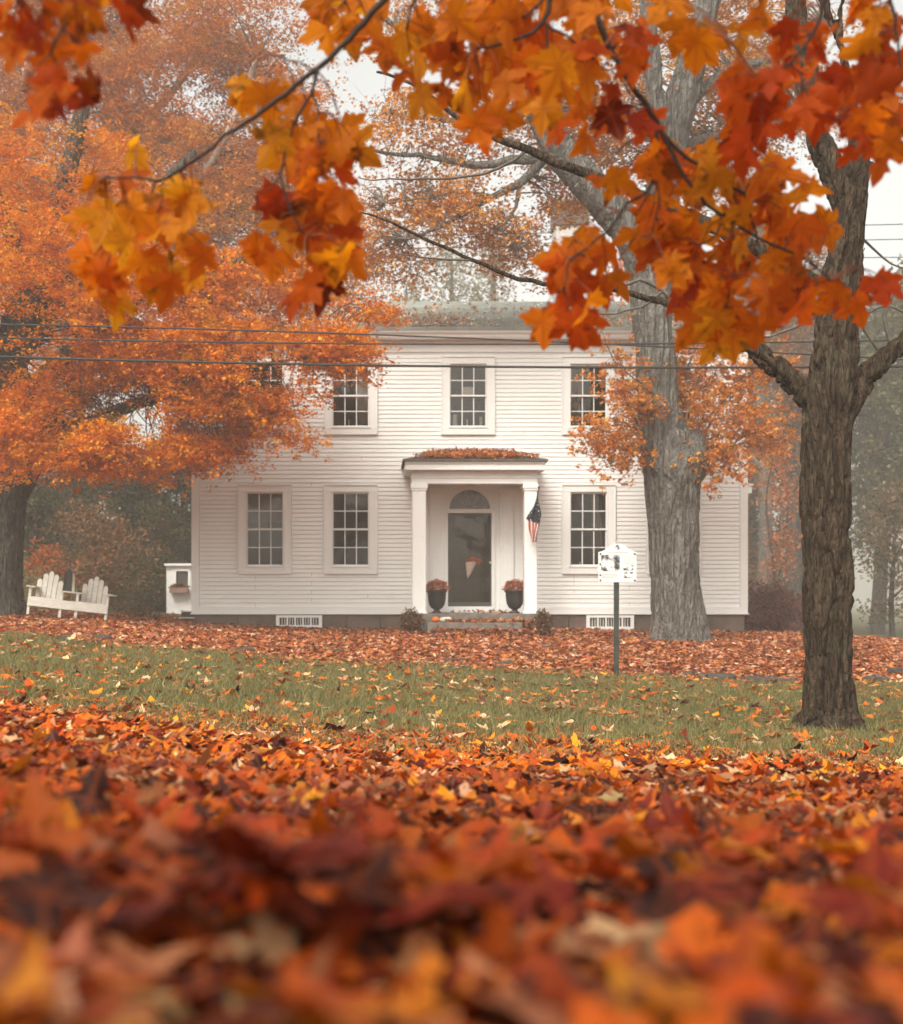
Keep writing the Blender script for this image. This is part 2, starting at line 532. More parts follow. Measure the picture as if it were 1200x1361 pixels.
# ------------------------------------------------------------------ single fallen leaves closest to the viewer
def near_leaves():
    kinds = [('bright orange', (204, 96, 10), 26), ('deep red', (116, 30, 8), 18), ('golden yellow', (220, 132, 18), 7), ('dark brown', (52, 18, 8), 15),
             ('pinkish tan', (164, 98, 60), 6), ('red orange', (172, 66, 10), 26)]
    protos = []
    for ki, (nm, c, w) in enumerate(kinds):
        for v in range(6):
            col = palette(1, [c], [1], .14)
            V, T, C = leaves(L_FULL, np.zeros((1, 3)), np.ones(1), np.eye(3)[None], col, .38, .3, .08)
            protos.append((ki, raw_mesh('fallen_leaf', V, [T], M_leaf, C, smooth=True)))
    ws = np.array([k[2] for k in kinds], float); ws /= ws.sum()
    N = 285
    d = .80 + 1.15 * rng.random(N) ** .9
    x = (-.284 * d - .02) + rng.random(N) * (.681 * d + .04)
    for i in range(N):
        ki = rng.choice(len(kinds), p=ws)
        if d[i] < 1.2 and rng.random() < .5: ki = (1, 1, 3, 5)[int(rng.integers(4))]      # darker leaf colours nearest the viewer stand in for vignette shade
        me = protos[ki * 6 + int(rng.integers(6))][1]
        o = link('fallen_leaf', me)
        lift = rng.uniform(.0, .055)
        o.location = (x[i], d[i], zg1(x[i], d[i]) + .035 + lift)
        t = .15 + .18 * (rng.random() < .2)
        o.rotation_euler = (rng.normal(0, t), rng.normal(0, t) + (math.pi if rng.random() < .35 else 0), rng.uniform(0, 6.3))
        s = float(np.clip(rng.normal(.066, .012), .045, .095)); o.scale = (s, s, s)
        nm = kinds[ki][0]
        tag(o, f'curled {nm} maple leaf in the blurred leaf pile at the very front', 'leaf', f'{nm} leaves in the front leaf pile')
    # a few that stand up out of the pile
    big = [(40, 1130, 1.05, 0, 45, -20), (330, 1150, 1.2, 5, 35, 10), (120, 1060, 1.7, 3, 45, 5), (420, 1270, .92, 5, 25, -40),
           (1010, 1300, .92, 1, 35, 10), (1160, 1200, 1.0, 1, 30, -20)]
    for px, py, d_, ki, tx, tz in big:
        o = link('fallen_leaf', protos[ki * 6 + int(rng.integers(6))][1])
        o.location = P(px, py, d_); o.rotation_euler = (R(tx), R(rng.normal(0, 15)), R(tz)); s = .078; o.scale = (s, s, s)
        nm = kinds[ki][0]
        tag(o, f'curled {nm} maple leaf in the blurred leaf pile at the very front', 'leaf', f'{nm} leaves in the front leaf pile')


near_leaves()


# ------------------------------------------------------------------ grass
def grass():
    n = 360000
    y = 5.6 + 13.5 * rng.random(n) ** .95
    x = (-.284 * y - 2.0) + rng.random(n) * (.681 * y + 4.0)
    lim = 18.6 + .35 * np.sin(x * .9) + .25 * np.sin(x * 2.3 + 1) + rng.normal(0, .3, n)
    k = (y < lim) & (rng.random(n) < np.clip((y - 5.2) / 2.6, .1, 1))
    x, y = x[k], y[k]; n = len(x)
    z = zg(x, y)
    h = rng.normal(.050, .015, n).clip(.02, .10) * np.where(rng.random(n) < .03, 1.6, 1)
    yaw = rng.uniform(0, 6.3, n); w = rng.uniform(.003, .006, n)
    lean = rng.normal(0, .55, (n, 2)) * h[:, None]
    b = np.stack([x, y, z - .015], 1)
    s = np.stack([np.cos(yaw) * w, np.sin(yaw) * w, np.zeros(n)], 1)
    mid = b + np.stack([lean[:, 0] * .35, lean[:, 1] * .35, h * .62], 1)
    tip = b + np.stack([lean[:, 0], lean[:, 1], h + .015], 1)
    V = np.stack([b - s, b + s, mid + s * .7, mid - s * .7, tip], 1).reshape(-1, 3)
    o = (np.arange(n) * 5)[:, None]
    Q = np.array([0, 1, 2, 3])[None] + o; T = np.array([3, 2, 4])[None] + o
    c = palette(n, [(112, 110, 64), (124, 122, 74), (94, 96, 54), (158, 138, 98), (140, 114, 80)], [28, 28, 20, 14, 10], .14)
    C = np.ones((n, 5, 4)); C[:, :, :3] = c[:, None]
    t = NT('grass_blade'); a = t.n('Attribute', attribute_name='Col')
    p = t.pbr(a.outputs['Color'], .6, None, .2)
    tr = t.n('BsdfTranslucent'); t.l(a.outputs['Color'], tr.inputs['Color'])
    m = t.n('MixShader'); m.inputs[0].default_value = .3; t.l(p, m.inputs[1]); t.l(tr.outputs[0], m.inputs[2])
    ob = link('grass', raw_mesh('grass', V, [Q, T], t.done(m.outputs[0]), C.reshape(-1, 4)))
    tag(ob, 'short green lawn grass between the leaf carpets', 'grass', None, 'stuff')


grass()


# ------------------------------------------------------------------ the house
HD = 28.0
HS = F / HD
hx = lambda px: (px - CX) / HS
hz = lambda py: CAMZ + (HY - py) / HS
X0, X1 = hx(256), hx(992)
HB = 36.4     # back wall
house = empty('white_house', ((X0 + X1) / 2, HD, .45),
              'two storey white clapboard house with columned front porch and grey leaf strewn roof', 'house')
WIN = []     # openings: (x0, x1, z0, z1)
LOW = [352, 466, 782, 895]; UP = [352, 466, 622, 782, 895]
for c in LOW: WIN.append((hx(c - 25), hx(c + 25), hz(753), hz(654)))
for c in UP: WIN.append((hx(c - 25), hx(c + 25), hz(568), hz(484)))
DOOR = (hx(566), hx(686), hz(816), hz(644))
ZB, ZT = hz(808), hz(467)


def clapboards(mb, a, b, z0, z1, openings, place):
    """lapped boards along one wall; place(u, out, z) -> xyz"""
    e = .0905; z = z0; i = 0
    while z < z1 - .01:
        zt = min(z + e, z1)
        cuts = sorted((o[0], o[1]) for o in openings if o[2] - .06 < z and o[3] + .06 > zt)
        u = a; segs = []
        for c0, c1 in cuts:
            if c0 - .05 > u: segs.append((u, c0 - .05))
            u = max(u, c1 + .05)
        if u < b: segs.append((u, b))
        for s0, s1 in segs:
            n = max(1, int((s1 - s0) / 1.1))
            us = [s0 + (s1 - s0) * k / n for k in range(n + 1)]
            wob = [random.gauss(0, .0004) for _ in us]
            base = len(mb.v)
            for uu, w in zip(us, wob):
                mb.v += [place(uu, -.006, z + w), place(uu, .0185 + w, z + w), place(uu, .008, z + .070), place(uu, -.006, zt + .012)]
            skip = random.randrange(1, n) if n > 2 else -1      # one butt joint
            if skip > 0:
                for q_ in range(4):
                    a_ = mb.v[base + skip * 4 + q_]
                    mb.v.append(place(us[skip] + .005, (-.006, .0160, .0065, -.006)[q_], (z - .002, z - .002, z + .068, zt + .010)[q_]))
            for k in range(n):
                q = base + k * 4
                if k == skip:
                    j = len(mb.v) - 4
                    mb.f += [(j, q + 4, q + 5, j + 1), (j + 1, q + 5, q + 6, j + 2), (j + 2, q + 6, q + 7, j + 3)]
                    continue
                mb.f += [(q, q + 4, q + 5, q + 1), (q + 1, q + 5, q + 6, q + 2), (q + 2, q + 6, q + 7, q + 3)]
        z += e; i += 1


w = MB()
clapboards(w, X0 + .14, X1 - .14, ZB + .02, ZT, WIN + [DOOR], lambda u, o, z: (u, HD - o, z))
clapboards(w, HD + .14, HB - .1, ZB + .02, hz(445), [], lambda u, o, z: (X0 + .002 - o, u, z))
clapboards(w, HD + .14, HB - .1, ZB + .02, hz(445), [], lambda u, o, z: (X1 - .002 + o, u, z))
# gable ends above
for sx, xx in ((-1, X0), (1, X1)):
    z = hz(445); top = 8.18; half = (HB - HD) / 2
    while z < top - .05:
        f = 1 - (z - hz(445)) / (top - hz(445)); f2 = max(0, 1 - (z + .09 - hz(445)) / (top - hz(445)))
        ym = (HD + HB) / 2
        b = len(w.v)
        o = .021
        w.v += [(xx + sx * o, ym - half * f, z), (xx + sx * o, ym + half * f, z), (xx + sx * .006, ym + half * f2, z + .1), (xx + sx * .006, ym - half * f2, z + .1)]
        w.f += [(b, b + 1, b + 2, b + 3)]
        z += .0905
w.box(X0 + .01, X1 - .01, HB - .05, HB, ZB, hz(445))
w.build('wall', M_white, house)

# shell behind the openings: dark rooms
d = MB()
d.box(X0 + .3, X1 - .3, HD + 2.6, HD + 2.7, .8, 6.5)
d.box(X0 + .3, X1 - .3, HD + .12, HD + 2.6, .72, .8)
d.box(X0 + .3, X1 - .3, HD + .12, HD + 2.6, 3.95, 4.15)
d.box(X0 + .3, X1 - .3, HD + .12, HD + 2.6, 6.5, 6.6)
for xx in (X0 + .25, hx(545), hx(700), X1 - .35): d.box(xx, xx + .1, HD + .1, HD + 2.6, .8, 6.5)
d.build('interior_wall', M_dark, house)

# trim
t = MB()
t.box(X0 - .02, X1 + .02, HD - .035, HD + .0, ZB - .11, ZB + .02)          # water table
t.box(X0 - .04, X1 + .04, HD - .055, HD - .0, ZB - .135, ZB - .11)
t.build('water_table', M_white, house)
for xx in (X0 - .022, X1 - .14 - .0):
    c = MB(); c.box(xx, xx + .162, HD - .04, HD + .15, ZB + .021, ZT + .0); c.build('corner_board', M_white, house, bevel=.004)
c = MB()
c.box(X0 + .14, X1 - .14, HD - .045, HD + .02, ZT - .02, hz(455))               # frieze board
c.box(X0 - .05, X1 + .05, HD - .09, HD + .02, hz(457), hz(453.5))
c.box(X0 - .36, X1 + .36, HD - .30, HD - .0, hz(453.4), hz(450.6))              # soffit
prof = [(HD - .32, hz(452)), (HD - .28, hz(452)), (HD - .28, hz(444)), (HD - .40, hz(444)), (HD - .40, hz(446)), (HD - .34, hz(449))]
c.prism(prof[::-1], 'x', X0 - .4, X1 + .4)
c.build('cornice', M_white, house)

# foundation
f = MB()
xx = X0 + .03; random.seed(3)
while xx < X1 - .03:
    wd = min(random.uniform(.7, 1.6), X1 - .03 - xx)
    if X1 - .03 - xx - wd < .3: wd = X1 - .03 - xx
    o = random.uniform(0, .02)
    f.box(xx + .006, xx + wd - .006, HD - .0 + o, HD + .3, .1, ZB - .14)
    xx += wd
f.box(X0 + .06, X1 - .06, HD + .06, HB - .05, .0, ZB - .141)
M_found = mottled('brownstone', (.085, .060, .048), (.18, .13, .105), 2.2, .9, .5, .02)
f.build('foundation', M_found, house, bevel=.012)

# roof
t_ = NT('grey_shingles'); v_ = t_.coord()
br = t_.n('TexBrick'); br.inputs['Scale'].default_value = 1.0
for k_, val in (('Brick Width', .30), ('Row Height', .13), ('Mortar Size', .008)): br.inputs[k_].default_value = val
br.inputs['Color1'].default_value = (.20, .215, .20, 1); br.inputs['Color2'].default_value = (.27, .285, .26, 1); br.inputs['Mortar'].default_value = (.10, .105, .10, 1)
t_.l(v_, br.inputs['Vector'])
cc = t_.mix(.55, br.outputs['Color'], t_.ramp(t_.noise(v_, 1.4, 6, .7), [(.3, (.15, .17, .14)), (.7, (.34, .35, .32))]))
M_roof = t_.done(t_.pbr(cc, .9, t_.bump(br.outputs['Fac'], .3, .01), .2))
RE, RZ0, RYM, RZ1 = HD - .42, hz(444.2) + .0, (HD + HB) / 2, 8.28
r = MB()
th = .07
r.prism([(RE, RZ0), (RYM, RZ1), (2 * RYM - RE, RZ0), (2 * RYM - RE, RZ0 + th), (RYM, RZ1 + th), (RE, RZ0 + th)], 'x', X0 - .42, X1 + .42)
roof = r.build('roof', M_roof, house)
# chimney: white shaft, dark cap band
chm = MB(); cx0, cx1 = (737 - CX) / F * 32.1, (778 - CX) / F * 32.1; cy0 = 31.8
zc = lambda py: CAMZ + (HY - py) / F * 31.8
chm.box(cx0, cx1, cy0, cy0 + .75, 7.6, zc(299))
ch = chm.build('chimney', mottled('whitewashed_brick', (.52, .50, .46), (.68, .66, .62), 5, .85, .4, .01), roof, bevel=.01)
chm = MB(); chm.box(cx0 - .04, cx1 + .04, cy0 - .04, cy0 + .79, zc(299), zc(270)); chm.box(cx0 - .09, cx1 + .09, cy0 - .09, cy0 + .84, zc(270), zc(266))
chm.build('chimney_cap', mottled('dark_painted_brick', (.10, .09, .08), (.18, .165, .15), 6, .85, .4, .01), roof, bevel=.01)


def window(cx, z0, z1, low, dress=()):
    """casing, two sashes of 3x2 panes, pane, blind or candles"""
    hw = 25 / HS; cw = 10 / HS
    m = MB(); y0 = HD - .05
    m.box(cx - hw - cw, cx - hw, y0, HD + .10, z0 - .02, z1)
    m.box(cx + hw, cx + hw + cw, y0, HD + .10, z0 - .02, z1)
    m.box(cx - hw - cw, cx + hw + cw, y0 - .003, HD + .10, z1, z1 + .135)
    m.box(cx - hw - cw - .012, cx + hw + cw + .012, y0 - .028, y0 + .02, z1 + .135, z1 + .165)
    for s in (-1, 1):    # back band
        xx = cx + s * (hw + cw)
        m.box(xx - .012, xx + .012, y0 - .022, y0 + .03, z0 - .16, z1 + .134)
        xx = cx + s * hw
        m.box(xx - .010, xx + .010, y0 - .012, y0 + .03, z0 - .019, z1 - .001)
    f = m.build('window', M_white, house, bevel=.003)
    si = MB(); si.box(cx - hw - cw + .013, cx + hw + cw - .013, y0 - .018, HD + .10, z0 - .16, z0 - .021); si.box(cx - hw - .02, cx + hw + .02, y0 - .035, HD + .1, z0 - .0205, z0 + .008)
    si.build('sill', M_white, f, bevel=.003)
    zm = (z0 + z1) / 2
    for (a, b, yy) in ((zm - .015, z1, HD + .0), (z0 + .009, zm + .015, HD + .045)):
        s = MB(); r_ = .032
        s.box(cx - hw + .001, cx - hw + r_, yy, yy + .035, a, b); s.box(cx + hw - r_, cx + hw - .001, yy, yy + .035, a, b)
        s.box(cx - hw + r_, cx + hw - r_, yy, yy + .035, a, a + .034); s.box(cx - hw + r_, cx + hw - r_, yy, yy + .035, b - .034, b)
        iw = 2 * (hw - r_); 
        for k in (1, 2):
            xx = cx - hw + r_ + iw * k / 3; s.box(xx - .0095, xx + .0095, yy + .004, yy + .03, a + .034, b - .034)
        zz = (a + b) / 2
        for k in range(3):
            xa = cx - hw + r_ + iw * k / 3 + (.0095 if k else 0); xb = cx - hw + r_ + iw * (k + 1) / 3 - (.0095 if k < 2 else 0)
            s.box(xa, xb, yy + .004, yy + .03, zz - .0095, zz + .0095)
        s.build('sash', M_white, f)
        p = MB(); p.box(cx - hw + .01, cx + hw - .01, yy + .016, yy + .019, a + .01, b - .01)
        p.build('pane', M_glass, f)
    for what in dress:
        if what[0] == 'curtain':
            q = MB(); N = 40; xa, xb = what[1], what[2]
            vs = []
            for i in range(N + 1):
                u = i / N; xx = cx - hw + (xa + (xb - xa) * u) * 2 * hw
                yy = HD + .15 + .02 * math.sin(u * 34) + .01 * math.sin(u * 71)
                vs += [(xx, yy, z0 + .02), (xx, yy, z1)]
            q.add(vs, [(2 * i, 2 * i + 2, 2 * i + 3, 2 * i + 1) for i in range(N)])
            o = q.build('curtain', what[3], f, smooth=True)
            sm = o.modifiers.new('s', 'SOLIDIFY'); sm.thickness = .004
        elif what[0] == 'candle':
            q = MB(); xx = cx - hw + what[1] * 2 * hw
            q.lathe([(what[3], 0), (what[3], what[2] * .97), (what[3] * .5, what[2])], (xx, HD + .13, z0 + .02), 10)
            q.build('candle', M_plain_white, f, smooth=False)
        elif what[0] == 'notice':
            q = MB(); q.box(cx - .11, cx + .11, HD + .036, HD + .0385, zm + .02, zm + .19)
            q.build('paper_notice', M_plain_white, f)
        elif what[0] == 'board':
            q = MB(); q.box(cx - hw + .02, cx + hw - .02, HD + .16, HD + .18, z0 + .6 * (z1 - z0), z1)
            q.build('blind', what[1], f)
    return f


M_curtain = mottled('pale_curtain', (.55, .52, .47), (.66, .63, .58), 5, .9, .2)
M_blind = mottled('tan_blind', (.20, .165, .135), (.25, .21, .175), 3, .9, .1)
for i, c in enumerate(LOW):
    dress = []
    if i == 0: dress = [('board', M_blind)]
    if i == 2: dress = [('curtain', .62, 1.0, M_blind), ('candle', .3, .08, .02)]
    window(hx(c), hz(753), hz(654), True, dress)
for i, c in enumerate(UP):
    dress = []
    if i == 1: dress = [('curtain', .66, 1.0, M_curtain), ('candle', .45, .16, .015)]
    if i == 2: dress = [('candle', .16, .27, .05), ('candle', .49, .17, .018), ('candle', .86, .22, .036), ('notice',)]
    if i == 3: dress = [('curtain', .0, .42, M_blind)]
    window(hx(c), hz(568), hz(484), False, dress)

# basement windows
for (a, b, p0, p1) in ((367, 428, 834, 818), (779, 842, 836, 818)):
    xa, xb, z0, z1 = hx(a), hx(b), hz(p0), hz(p1)
    m = MB(); y0 = HD - .05
    m.box(xa, xb, y0, HD + .06, z0 - .03, z0 + .05); m.box(xa, xb, y0, HD + .06, z1 - .045, z1 + .004)
    m.box(xa, xa + .07, y0, HD + .06, z0 + .05, z1 - .045); m.box(xb - .07, xb, y0, HD + .06, z0 + .05, z1 - .045)
    n = 5
    for k in range(1, n):
        xx = xa + .07 + (xb - xa - .14) * k / n; m.box(xx - .016, xx + .016, y0 + .004, HD + .05, z0 + .05, z1 - .045)
    fw = m.build('basement_window', M_white, house)
    g_ = MB()
    for k in range(n * 3):
        if k % 3 == 0: continue
        xx = xa + .07 + (xb - xa - .14) * k / (n * 3); g_.box(xx - .007, xx + .007, HD - .015, HD - .008, z0 + .05, z1 - .045)
    g_.build('window_bars', M_white2, fw)
    p = MB(); p.box(xa + .07, xb - .07, HD - .004, HD - .001, z0 + .05, z1 - .045)
    p.build('pane', mottled('cellar_glass', (.03, .026, .024), (.06, .05, .045), 4, .25, 0, .01, (1, 1, 1), .5), fw)

# -------- doorway behind the porch
dp = MB()
DC = hx(624); zf = .84
doorL, doorR, dz0, dz1 = hx(595), hx(653), hz(806), hz(682)
yy = HD - .015
# flush boarded surround with arched opening
fr = 27 / HS; fz = hz(677)
def arch_wall(mb, xa, xb, z0, z1, y0, y1, c, zc_, rad, zsp):
    """wall panel from z0.. z1 with an arched door opening"""
    mb.box(xa, c - rad, y0, y1, z0, zsp); mb.box(c + rad, xb, y0, y1, z0, zsp)
    N = 28; b = len(mb.v)
    for i in range(N + 1):
        a = math.pi * i / N; x_ = c + rad * math.cos(a); z_ = zsp + rad * math.sin(a)
        xo = xb + (xa - xb) * i / N
        for y_ in (y0, y1):
            mb.v += [(x_, y_, z_), (xo, y_, z1)]
    for i in range(N):
        q = b + 4 * i
        mb.f += [(q, q + 1, q + 5, q + 4), (q + 2, q + 6, q + 7, q + 3), (q, q + 4, q + 6, q + 2), (q + 1, q + 3, q + 7, q + 5)]
    mb.add([(xb, y0, zsp), (xb, y0, z1), (c + rad, y0, zsp)], [(0, 1, 2)]); mb.add([(xa, y0, zsp), (xa, y0, z1), (c - rad, y0, zsp)], [(0, 2, 1)])
arch_wall(dp, hx(561), hx(691), zf, hz(643), yy, HD + .06, DC, fz, fr + .02, fz - .04)
dp.box(hx(660), hx(686), yy - .004, yy, hz(806), hz(803))
sur = dp.build('door_surround', M_white, house)
fb = MB()
N = 24
for rr0, rr1, y0, y1 in ((fr + .0, fr + .05, yy - .028, yy + .01),):
    b = len(fb.v)
    for i in range(N + 1):
        a = math.pi * i / N
        for r_ in (rr0, rr1):
            for y_ in (y0, y1): fb.v.append((DC + r_ * math.cos(a), y_, fz + r_ * math.sin(a)))
    for i in range(N):
        q = b + 4 * i
        fb.f += [(q, q + 2, q + 6, q + 4), (q + 1, q + 5, q + 7, q + 3), (q, q + 4, q + 5, q + 1), (q + 2, q + 3, q + 7, q + 6)]
fb.build('arch_trim', M_white, sur)
# fanlight
fl = MB(); b = len(fl.v)
fl.v.append((DC, HD + .03, fz)); 
for i in range(N + 1):
    a = math.pi * i / N; fl.v.append((DC + (fr + .01) * math.cos(a), HD + .03, fz + (fr + .01) * math.sin(a)))
fl.f += [(0, i + 1, i + 2) for i in range(N)]
M_fan = mottled('fanlight_glass', (.10, .088, .078), (.16, .14, .125), 5, .12, 0, .01, (1, 1, 1), .5)
fan = fl.build('fanlight', M_fan, house)
lead = MB()
M_lead = mottled('grey_lead', (.30, .28, .25), (.38, .35, .32), 8, .6, 0)
for k in range(1, 8):
    a = math.pi * k / 8
    lead.tube([(DC + .10 * math.cos(a), HD + .024, fz + .10 * math.sin(a)), (DC + (fr - .1) * math.cos(a), HD + .024, fz + (fr - .1) * math.sin(a))], .007, 5)
for k in range(7):
    a0 = math.pi * (k + .5) / 8
    pts = [(DC + (fr - .14 + .07 * math.sin(math.pi * j / 6)) * math.cos(a0 + (j - 3) / 6 * math.pi / 8), HD + .024, fz + (fr - .14 + .07 * math.sin(math.pi * j / 6)) * math.sin(a0 + (j - 3) / 6 * math.pi / 8)) for j in range(7)]
    lead.tube(pts, .006, 5)
lead.build('leaded_bars', M_lead, fan, smooth=True)
tb = MB(); tb.box(doorL - .04, doorR + .04, yy - .05, HD + .05, dz1, fz); tb.box(doorL - .06, doorR + .06, yy - .075, yy - .02, fz - .025, fz + .002)
for xa, xb in ((doorL - .075, doorL), (doorR, doorR + .075)): tb.box(xa, xb, yy - .045, HD + .05, zf, dz1)
tb.box(doorL, doorR, yy - .045, HD + .05, zf - .002, dz0)
tb.build('door_frame', M_white, house, bevel=.003)
# dark door with panels behind a storm glass
M_door = mottled('dark_door_paint', (.075, .066, .056), (.10, .088, .075), 3, .35, .05, .005, (1, 1, 1), .5)
dr = MB(); dr.box(doorL, doorR, HD + .03, HD + .07, dz0, dz1)
pw = (doorR - doorL - .36) / 2
for k in range(2):
    xa = doorL + .12 + k * (pw + .12)
    for za, zb in ((dz0 + .14, dz0 + .62), (dz0 + .78, dz0 + 1.30), (dz0 + 1.42, dz1 - .12)):
        dr.box(xa, xa + pw, HD + .018, HD + .031, za, zb)
door = dr.build('door', M_door, house, bevel=.006)
sd = MB(); y0, y1 = yy - .03, yy - .005; fwid = .035
sd.box(doorL + .004, doorL + fwid, y0, y1, dz0 + .004, dz1 - .004); sd.box(doorR - fwid, doorR - .004, y0, y1, dz0 + .004, dz1 - .004)
sd.box(doorL + fwid, doorR - fwid, y0, y1, dz0 + .004, dz0 + .09); sd.box(doorL + fwid, doorR - fwid, y0, y1, dz1 - .06, dz1 - .004)
sd.build('storm_door_frame', mottled('bronze_frame', (.055, .048, .042), (.075, .066, .057), 5, .5, .05), door)
sg = MB(); sg.box(doorL + fwid - .005, doorR - fwid + .005, y0 + .01, y0 + .013, dz0 + .085, dz1 - .055); sg.build('storm_door_pane', M_glass, door)
hd = MB(); hxp = doorR - .03; hzp = hz(748)
hd.lathe([(.012, 0), (.022, .012), (.022, .04), (.012, .052)], (hxp, y0 - .035, hzp - .026), 10); hd.box(hxp - .012, hxp + .012, y0 - .03, y0 + .001, hzp - .01, hzp + .01)
hd.build('handle', mottled('brass', (.55, .45, .25), (.6, .5, .3), 5, .3, 0, .01, (1, 1, 1), .5), door, smooth=True)
# inner pilasters
for a, b_ in ((571, 590), (664, 682)):
    p = MB(); xa, xb = hx(a), hx(b_)
    p.box(xa, xb, yy - .075, yy, zf + .001, hz(649)); p.box(xa - .025, xb + .025, yy - .10, yy, zf + .002, zf + .19); p.box(xa - .025, xb + .025, yy - .105, yy, hz(656), hz(650))
    for zz0, zz1 in ((zf + .25, hz(662)),):
        p.box(xa + .05, xa + .065, yy - .084, yy - .07, zz0, zz1); p.box(xb - .065, xb - .05, yy - .084, yy - .07, zz0, zz1)
    p.build('pilaster', M_white, house, bevel=.004)

# -------- porch
PD = 26.7; PS = F / PD
px_ = lambda p: (p - CX) / PS
for a, b_ in ((548, 566), (697, 713.5)):
    c = MB(); xa, xb = px_(a), px_(b_); w_ = xb - xa
    c.box(xa, xb, PD, PD + w_, .83, 3.36)
    c.box(xa - .03, xb + .03, PD - .03, PD + w_ + .03, .79, .87)
    c.box(xa - .02, xb + .02, PD - .02, PD + w_ + .02, 3.30, 3.345); c.box(xa - .035, xb + .035, PD - .035, PD + w_ + .035, 3.345, 3.44)
    c.build('column', M_white, house, bevel=.008)
e = MB(); xa, xb = px_(547), px_(714.5)
e.box(xa, xb, PD + .0, PD + .26, 3.4405, 3.70); e.box(xa, xa + .26, PD + .26, HD - .03, 3.4405, 3.70); e.box(xb - .26, xb, PD + .26, HD - .03, 3.4405, 3.70)
e.box(xa - .02, xb + .02, PD - .02, PD + .0, 3.55, 3.575)
e.box(xa + .26, xb - .26, PD + .26, HD - .02, 3.56, 3.60)     # ceiling
ex0, ex1, ey = px_(538), px_(723), PD - .20
e.box(ex0, ex1, ey, HD - .03, 3.70, 3.735)
pr = [(ey + .05, 3.735), (ey + .05, 3.86), (ey - .03, 3.86), (ey - .03, 3.83), (ey, 3.80), (ey, 3.735)]
e.prism(pr, 'x', ex0, ex1)
e.box(ex0, ex0 + .05, ey + .05, HD - .03, 3.735, 3.86); e.box(ex1 - .05, ex1, ey + .05, HD - .03, 3.735, 3.86)
e.build('entablature', M_white, house, bevel=.004)
pr = MB()
A = [(ex0 - .05, ey - .07, 3.862), (ex1 + .05, ey - .07, 3.862), (ex1 + .05, HD - .022, 3.862), (ex0 - .05, HD - .022, 3.862)]
B = [(p[0], p[1], p[2] + .045) for p in A]
C_ = [(hx(582), HD - .025, 4.20), (hx(664), HD - .025, 4.20)]
pr.add(A + B + C_, [(3, 2, 1, 0), (0, 1, 5, 4), (1, 2, 6, 5), (3, 0, 4, 7), (4, 5, 9, 8), (5, 6, 9), (7, 4, 8), (2, 3, 7, 8, 9, 6)])
pr.build('porch_roof', mottled('dark_porch_shingles', (.06, .052, .045), (.11, .095, .08), 8, .9, .3), house)
lt = MB(); lt.lathe([(.10, 0), (.13, .03), (.14, .08)], (DC, PD + .75, 3.48), 16); lt.build('porch_light', M_iron, house, smooth=True)
s = MB(); s.box(px_(547), px_(714), PD - .12, HD - .04, .28, .83 - .002)
s.build('porch_floor', M_stone, house, bevel=.012)
s = MB(); s.box(px_(566), px_(690), PD - .55, PD - .122, .28, .655); s.build('step', M_stone, house, bevel=.015)
# small side entrance roof on the gable end and tap
sp = MB(); sp.box(X1 + .022, X1 + .20, HD + .3, HD + 1.9, hz(654), hz(644)); sp.box(X1 + .022, X1 + .23, HD + .27, HD + 1.93, hz(644), hz(641.5))
sp.build('side_door_hood', M_white, house, bevel=.005)
sp = MB(); sp.lathe([(.05, 0), (.06, .03), (.06, .12), (.03, .15)], (X1 + .085, HD + .5, hz(776)), 12); sp.box(X1 + .01, X1 + .06, HD + .47, HD + .53, hz(774), hz(769))
sp.build('wall_lamp', M_plain_white, house, smooth=False)


# leaves lying on the two roofs
def roof_leaves(name, n, fn, label, cols, size=.075):
    pos, cn = fn(n)
    N = len(pos)
    Rm = rotmats(rng.uniform(0, 6.3, N), rng.normal(0, .35, N) + cn, rng.normal(0, .35, N))
    c = palette(N, cols, np.ones(len(cols)), .16)
    V, T, C = leaves(L_SIMP, pos, rng.normal(size, .013, N).clip(.04, .12), Rm, c, .6)
    tag(link(name, raw_mesh(name, V, [T], M_litter, C)), label, 'fallen leaves', None, 'stuff')


def f1(n):
    x = rng.uniform(X0 - .4, X1 + .4, n); t = rng.beta(.9, 2.6, n)
    g = np.array([mnoise.noise((a * .5, b * 3, 0)) for a, b in zip(x, t)])
    k = rng.random(n) < np.clip(.62 + g, .1, 1); x, t = x[k], t[k]
    return np.stack([x, RE + (RYM - RE) * t, RZ0 + th + .025 + (RZ1 - RZ0) * t], 1), 0.25


roof_leaves('roof_leaves', 3000, f1, 'pale tan leaves scattered thickest along the lower edge of the grey main roof',
            [(230, 200, 176), (216, 170, 138), (240, 220, 204), (196, 140, 104), (232, 206, 184)])


def f2(n):
    x = rng.uniform(ex0, ex1, n); t = rng.random(n)
    c0 = hx(582); c1 = hx(664); ins0 = ex0 + (c0 - ex0) * t; ins1 = ex1 + (c1 - ex1) * t
    k = (x > ins0 + .0) & (x < ins1 - .0) & (rng.random(n) < np.clip(1.35 - 1.5 * np.abs((x - DC - .05) / 1.45) ** 1.5, .08, 1))
    x, t = x[k], t[k]
    return np.stack([x, ey - .06 + (HD - .05 - ey + .06) * t, 3.93 + .29 * t + rng.uniform(0, .05, len(x))], 1), 0.2


roof_leaves('roof_leaves', 2600, f2, 'drift of orange brown leaves heaped on the small porch roof', [(184, 112, 66), (164, 90, 50), (196, 140, 96), (196, 122, 60), (126, 70, 42)])


